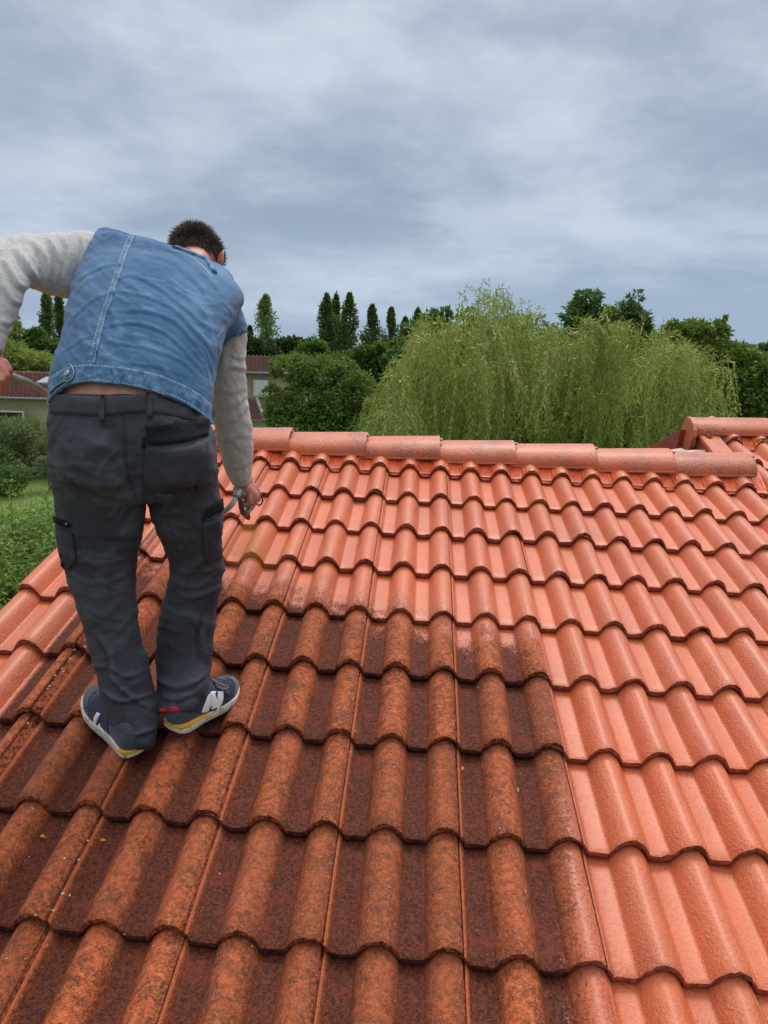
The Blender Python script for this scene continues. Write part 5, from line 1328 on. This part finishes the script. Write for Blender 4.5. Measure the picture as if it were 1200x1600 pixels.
# ---- shoes
sole_m, t, b = newmat('sole_rubber'); v = coords(t)
t.put(b.inputs['Base Color'], t.mix(t.mr(t.noise(v, 45, 5, .7), .5, .68), sr(206, 196, 184), sr(128, 116, 104))); b.inputs['Roughness'].default_value = .7
yel_m = simple('yellow_foam', sr(214, 166, 30), .6)
navy_m = cloth('navy_mesh', sr(30, 38, 66), sr(38, 46, 76), .8, 500, .001)
grey_sh = cloth('grey_suede', sr(58, 66, 80), sr(70, 78, 92), .9, 300, .001)
taupe_m = cloth('taupe_suede', sr(98, 84, 88), sr(112, 96, 98), .9, 300, .001)
white_m = simple('white_leather', sr(232, 232, 234), .5)
red_m = simple('red_lining', sr(176, 26, 48), .6)
outs_m = simple('dark_outsole', sr(38, 32, 32), .9)
def shoe(hc, toe, zh, zt, latsign, name_label, nyel=9):
    """hc, toe: roof coordinates of the heel and toe ends of the sole; latsign: side (+1 left of travel) of the outer edge"""
    a = Vector((hc[0], hc[1], zh)); b_ = Vector((toe[0], toe[1], zt)); ax = (b_-a); L = ax.length; ax.normalize()
    sidev = Vector((0, 0, 1)).cross(ax).normalized(); upv = ax.cross(sidev)
    def W(x, y, z): return MR @ (a+ax*(x*L)+sidev*y+upv*z)
    xs = [0, .02, .06, .13, .22, .32, .42, .52, .62, .72, .81, .89, .95, .985, 1.0]
    half = [.012, .024, .031, .035, .036, .036, .038, .042, .046, .048, .0465, .041, .031, .019, .006]
    cen = [0, 0, 0, 0, 0, 0, .001*latsign, .002*latsign, .002*latsign, .001*latsign, -.001*latsign, -.004*latsign, -.006*latsign, -.007*latsign, -.007*latsign]
    base = [.012, .008, .004, 0, 0, 0, 0, 0, .0, .001, .004, .009, .015, .020, .024]
    soleh = [.020, .024, .028, .031, .031, .030, .028, .026, .024, .022, .020, .018, .016, .013, .010]
    soleh = [q*1.22 for q in soleh]
    up = [.045, .058, .068, .074, .076, .078, .080, .074, .064, .053, .045, .038, .030, .020, .010]
    def slab(nm, lo, hi, ex, mat, x0=0, x1=15, bulge=.002):
        V = []; Fc = []; n = 0; sel = range(x0, x1)
        for k in sel:
            w_ = half[k]+ex; z0 = base[k]+lo(k); z1 = base[k]+hi(k)
            for (y, z) in ((-w_, z0+.002), (-w_-bulge, (z0+z1)/2), (-w_, z1), (0, z1), (w_, z1), (w_+bulge, (z0+z1)/2), (w_, z0+.002), (0, z0)):
                V.append(W(xs[k], cen[k]+y, z))
            n += 1
        for q in range(n-1):
            for k in range(8): Fc.append((q*8+k, q*8+(k+1) % 8, (q+1)*8+(k+1) % 8, (q+1)*8+k))
        Fc.append(tuple(range(8))); Fc.append(tuple((n-1)*8+k for k in range(8))[::-1])
        return mesh_np(nm, V, Fc, False, mat)
    root = mpart('shoe', None, None, name_label)
    # upper as the shoe's own mesh
    V = []; Fc = []; seg = 18
    for k in range(15):
        w_ = half[k]-.001; z0 = base[k]+soleh[k]-.004; hgt = up[k]
        for s in range(seg+1):
            an = math.pi*s/seg; c_, s_ = math.cos(an), math.sin(an)
            taper = 1-.30*(hgt/.08)*s_**2
            V.append(W(xs[k], cen[k]+math.copysign(abs(c_)**.75, c_)*w_*taper*(1.0), z0+hgt*(s_**.8)))
    m1 = seg+1
    for k in range(14):
        for s in range(seg): Fc.append((k*m1+s, k*m1+s+1, (k+1)*m1+s+1, (k+1)*m1+s))
    Fc.append(tuple(range(m1))); Fc.append(tuple(14*m1+s for s in range(m1))[::-1])
    ume = mesh_np('shoe_upper', V, Fc, True, grey_sh)
    ume = evaluated(ume, [('SUBSURF', dict(levels=2, render_levels=2))]); ume.shade_smooth()
    mpart('shoe_upper', ume, root); ub = bvh_of(ume)
    mpart('sole', slab('sole', lambda k: .003, lambda k: soleh[k]*(.60+.40*min(1, max(0, k-2)/(nyel-2))), .005, sole_m), root)
    mpart('outsole', slab('outsole', lambda k: -.001, lambda k: .0035, .0025, outs_m), root)
    mpart('midsole_wedge', slab('midsole_wedge', lambda k: soleh[k]*.56, lambda k: soleh[k]*(1.0-.42*(k/nyel)**2), .0045, yel_m, 0, nyel), root)
    return root, ub
def shpatch(root, ub, nm, A, B, off, mat, n=16, m_=5, sm=False):
    me = cloth_patch(nm, ub, A, B, off, n, m_, True, sm); me.materials.append(mat); return mpart(nm, me, root)
Z = lambda x, y, k=7.5, ox=230, oy=1040: (ox+x/k, oy+y/k)
shR, ubR = shoe((-.790, -1.618), (-.668, -1.385), .050, .010, -1, 'right trainer, navy and grey with white side logo')
zr = lambda pts: [Z(x, y) for x, y in pts]
shpatch(shR, ubR, 'side_panel', zr([(430, 470), (600, 400), (700, 340), (745, 300), (900, 290)]), zr([(400, 545), (600, 548), (720, 535), (800, 520), (880, 440)]), .0015, navy_m, 22, 8)
shpatch(shR, ubR, 'toe_panel', zr([(880, 290), (900, 160), (960, 135), (1030, 160)]), zr([(880, 470), (940, 440), (1000, 380), (1040, 260)]), .0014, navy_m, 18, 8)
shpatch(shR, ubR, 'toe_cap', zr([(930, 150), (1000, 130), (1060, 180), (1085, 250)]), zr([(1020, 165), (1035, 230), (1020, 320), (1000, 400)]), .0022, taupe_m, 18, 5)
shpatch(shR, ubR, 'logo_letter', zr([(622, 548), (660, 450), (700, 350), (745, 303)]), zr([(700, 540), (745, 450), (770, 380), (800, 300)]), .004, white_m, 14, 4)
shpatch(shR, ubR, 'logo_letter', zr([(722, 320), (740, 400), (742, 460), (745, 515)]), zr([(775, 303), (800, 370), (815, 430), (830, 505)]), .0041, white_m, 14, 4)
shpatch(shR, ubR, 'logo_letter', zr([(745, 515), (800, 450), (812, 380), (815, 303)]), zr([(830, 500), (868, 440), (884, 380), (880, 300)]), .004, white_m, 14, 4)
shpatch(shR, ubR, 'heel_label', zr([(135, 480), (250, 478), (350, 480), (435, 478)]), zr([(135, 540), (250, 543), (350, 540), (435, 500)]), .0035, red_m, 14, 3)
shpatch(shR, ubR, 'white_stripe', zr([(440, 465), (520, 445), (600, 395)]), zr([(445, 475), (530, 465), (610, 400)]), .0035, white_m, 10, 2)
lace_m = simple('lace', sr(112, 100, 108), .9)
for k in range(5):
    x0, y0 = 720+k*34, 150+k*22
    try: mpart('lace', tube_mesh('lace', [p for p, n in surf_line(ubR, zr([(x0, y0), (x0+60, y0+45), (x0+90, y0+110)]), .004)], .0030, 6, lace_m), shR)
    except Exception: pass
for p0 in ([(740, 190), (840, 240), (930, 260), (880, 290), (800, 260)], [(730, 150), (830, 180), (910, 190)]):
    pts = [p for p, n in surf_line(ubR, zr(p0), .007)]
    if len(pts) > 2: mpart('lace', tube_mesh('lace', pts, .0028, 6, lace_m), shR)
shL, ubL = shoe((-.862, -1.676), (-1.078, -1.462), .012, .012, 1, 'left trainer, mostly covered by the trouser hem', 4)
Z2 = lambda pts: [(120+x/8.571, 1060+y/8.571) for x, y in pts]
shpatch(shL, ubL, 'side_panel', Z2([(160, 330), (200, 220), (260, 200), (400, 330)]), Z2([(150, 480), (210, 600), (320, 700), (430, 760)]), .0015, navy_m, 20, 8)
shpatch(shL, ubL, 'toe_cap', Z2([(110, 400), (130, 260), (180, 180), (250, 140)]), Z2([(150, 400), (175, 270), (210, 215), (270, 185)]), .0022, grey_sh, 14, 4)
shpatch(shL, ubL, 'logo_letter', Z2([(285, 450), (240, 520), (235, 600), (270, 670)]), Z2([(335, 470), (290, 560), (275, 610), (310, 690)]), .004, white_m, 12, 3)
shpatch(shL, ubL, 'logo_letter', Z2([(270, 660), (310, 710), (360, 750), (420, 785)]), Z2([(320, 590), (340, 640), (385, 700), (425, 770)]), .004, white_m, 12, 3)

# ================================================================== the paint spray gun and its hose, held by the man
gun = empty('paint_spray_gun', tuple(P(385, 775, 2.54)), 'grey metal paint spray gun in the right hand of the bending man', 'spray gun')
def gpart(nm, me, par=None):
    o = bpy.data.objects.new(nm, me); COL.objects.link(o); o.parent = par or gun
    if par is None: o.matrix_parent_inverse = Matrix.Translation(-gun.location)
    return o
gm_ = simple('gun_metal', sr(142, 146, 144), .4, .5, .25, 60, .001, 200, .6)
gd = simple('gun_dark', sr(84, 66, 58), .5, .5, .3, 60)
hose_m = simple('grey_hose', sr(166, 168, 164), .5, .5, .22, 60, .0008, 400)
gpart('grip', tube_mesh('grip', smooth_path([P(371, 768, 2.475), P(379, 772, 2.51), P(388, 776, 2.55), P(396, 778, 2.60)], 5), .0135, 12, gm_))
gpart('gun_body', tube_mesh('gun_body', smooth_path([P(397, 775, 2.615), P(394, 786, 2.60), P(389, 795, 2.575), P(385, 803, 2.55)], 5), [.016]*5+[.014]*5+[.011]*6, 12, gm_))
gpart('nozzle', tube_mesh('nozzle', [P(385, 802, 2.553), P(386, 806, 2.57), P(388, 809, 2.59), P(389, 811, 2.60)], [.010, .011, .008, .004], 12, gd))
def band(nm, pts, w_, th, mat, upd):
    pts = smooth_path(pts, 6); V = []; Fc = []
    for k, p in enumerate(pts):
        tg = (pts[min(k+1, len(pts)-1)]-pts[max(k-1, 0)]).normalized(); s = tg.cross(upd).normalized()*w_; n = s.cross(tg).normalized()*th
        V += [p-s-n, p+s-n, p+s+n, p-s+n]
    for k in range(len(pts)-1):
        for q in range(4): Fc.append((k*4+q, k*4+(q+1) % 4, k*4+4+(q+1) % 4, k*4+4+q))
    return mesh_np(nm, V, Fc, False, mat)
view = (P(380, 780, 1)-cam_pos).normalized()
gpart('trigger_guard', band('trigger_guard', [P(374, 769, 2.472), P(375, 780, 2.468), P(377, 793, 2.48), P(381, 803, 2.50), P(387, 805, 2.53)], .0075, .0018, gd, view))
gpart('connector', tube_mesh('connector', [P(375, 767, 2.49), P(372, 770, 2.475), P(370, 774, 2.465), P(368, 778, 2.46)], [.012, .014, .014, .0115], 8, gm_))
ring = [P(405+5.2*math.cos(a), 781+8.5*math.sin(a), 2.60+.015*math.sin(a)) for a in [2*math.pi*k/20 for k in range(21)]]
gpart('hook_ring', tube_mesh('hook_ring', ring, .0028, 8, gd, False))
hose = link('hose', tube_mesh('hose', smooth_path([P(368, 778, 2.46), P(363, 787, 2.45), P(354, 796, 2.46), P(344, 802, 2.50), P(320, 806, 2.58), P(280, 798, 2.66), P(240, 760, 2.66), P(180, 700, 2.60), P(120, 652, 2.46), P(84, 625, 2.32), P(75, 617, 2.27), P(60, 606, 2.20), P(40, 595, 2.14), P(15, 586, 2.105), P(-10, 582, 2.10), P(-40, 590, 2.08), P(-80, 640, 2.10), P(-110, 760, 2.2)], 8), .0085, 10, hose_m))
tag(hose, 'grey hose running from the spray gun past the legs up to the left hand', 'hose')
# ================================================================== paint mist, fallen leaves, crumbs
mist_m = bpy.data.materials.new('paint_mist'); mist_m.use_nodes = True; t = NT(mist_m.node_tree); t.N.remove(t.N['Principled BSDF'])
noz = P(389, 812, 2.60); land = RW(-2.62, -.62, .0)
ax_ = (land-noz); Lm = ax_.length; q = ax_.to_track_quat('Z', 'Y')
V = []; Fc = []; sg = 20
for k, f in enumerate((0, .12, .3, .5, .7, .85, .95)):
    r_ = .012+.19*f
    for s in range(sg): V.append((r_*1.2*math.cos(2*math.pi*s/sg), r_*.8*math.sin(2*math.pi*s/sg), Lm*f))
for k in range(6):
    for s in range(sg): Fc.append((k*sg+s, k*sg+(s+1) % sg, (k+1)*sg+(s+1) % sg, (k+1)*sg+s))
Fc.append(tuple(range(sg))[::-1]); Fc.append(tuple(6*sg+s for s in range(sg)))
o = link('paint_mist', mesh_np('paint_mist', V, Fc, False, mist_m)); o.location = noz; o.rotation_mode = 'QUATERNION'; o.rotation_quaternion = q
tag(o, 'faint tan paint mist between the spray gun and the tiles', 'mist', None, 'stuff')
oc = coords(t); x, y, z = t.sep(oc); f = t.math('DIVIDE', z, Lm)
rad = t.math('SQRT', t.math('ADD', t.math('POWER', t.math('DIVIDE', x, 1.2), 2.0), t.math('POWER', t.math('DIVIDE', y, .8), 2.0)))
rr_ = t.math('DIVIDE', rad, t.math('ADD', t.math('MULTIPLY', f, .19), .012))
den = t.math('MULTIPLY', t.mr(rr_, .1, .95, 1, 0), t.math('MULTIPLY', t.mr(f, 0, .1), t.mr(f, .7, .95, 1, 0)))
den = t.math('MULTIPLY', den, t.mr(t.noise(oc, 9, 3), .3, .7, .4, 1.3))
pv_ = t.node('ShaderNodeVolumePrincipled'); pv_.inputs['Color'].default_value = (*sr(250, 168, 96), 1); pv_.inputs['Anisotropy'].default_value = .2
t.put(pv_.inputs['Density'], t.math('MULTIPLY', den, 3.0)); t.L.new(pv_.outputs[0], t.N['Material Output'].inputs['Volume'])
# fallen leaves
yl = simple('yellow_leaf', sr(176, 130, 30), .6)
for (px, py, ln, lab) in ((165, 1307, .016, 'tiny yellow leaf beside a tile joint, below the left shoe'), (61, 1301, .014, 'tiny yellow leaf on a tile near the left picture edge'), (725, 1192, .022, 'thin yellow leaf scrap in a valley near the middle of the bare tiles'), (811, 1236, .02, 'thin yellow scrap on the flank of a ribbed tile right of centre')):
    d_ = (P(px, py, 1)-cam_pos); Mi = MR.inverted(); c0 = Mi @ cam_pos; dd = Mi.to_3x3() @ d_; zz_ = -.012; s = (zz_-c0.z)/dd.z; p = c0+dd*s
    u = (p.x/TW) % 1.0; p.z = prof(u)+ZOFF+TT*(1-((p.y/TL) % 1.0))+.003
    V = [(0, 0, 0), (ln*.3, ln*.5, .002), (0, ln*1.3, .001), (-ln*.35, ln*.5, .003), (0, ln*.5, -.001)]
    me = mesh_np('fallen_leaf', V, [(0, 1, 4), (1, 2, 4), (2, 3, 4), (3, 0, 4)], True, yl); o = link('fallen_leaf', me)
    o.matrix_world = MR @ Matrix.Translation(p) @ Matrix.Rotation(px, 4, 'Z'); tag(o, lab, 'leaf', 'yellow leaves fallen on the tiles')
# pale crumbs and droppings
cr_m = simple('pale_crumb', sr(206, 204, 192), .9)
R = np.random.default_rng(31); V = []; Fc = []
def crumb(x, y, s):
    u = (x/TW) % 1.0; z = prof(u)+ZOFF+TT*(1-((y/TL) % 1.0))+.001; k = len(V); c = MR @ Vector((x, y, z))
    for dx, dy, dz in ((1, 0, 0), (0, 1, 0), (-1, 0, 0), (0, -1, 0), (0, 0, .8), (0, 0, -.5)):
        V.append(c+MR.to_3x3() @ (Vector((dx, dy, dz))*s*R.uniform(.6, 1.2)))
    for a, b_ in ((0, 1), (1, 2), (2, 3), (3, 0)): Fc.append((k+a, k+b_, k+4)); Fc.append((k+b_, k+a, k+5))
for _ in range(9): crumb(-4*TW-.012+R.normal()*.006, R.uniform(-5.2, -4.0)*TL, R.uniform(.0025, .005))
for _ in range(14): crumb(-3*TW-.0+R.normal()*.012, R.uniform(-8.2, -6.2)*TL, R.uniform(.0018, .0045))
for _ in range(90):
    x = R.uniform(-4, 1)*TW; y = -R.uniform(3.2, 8)*TL; crumb(x, y, R.uniform(.0010, .0026))
tag(link('grit', mesh_np('grit', V, Fc, False, cr_m)), 'pale crumbs and lichen specks scattered on the bare tiles', 'grit', None, 'stuff')
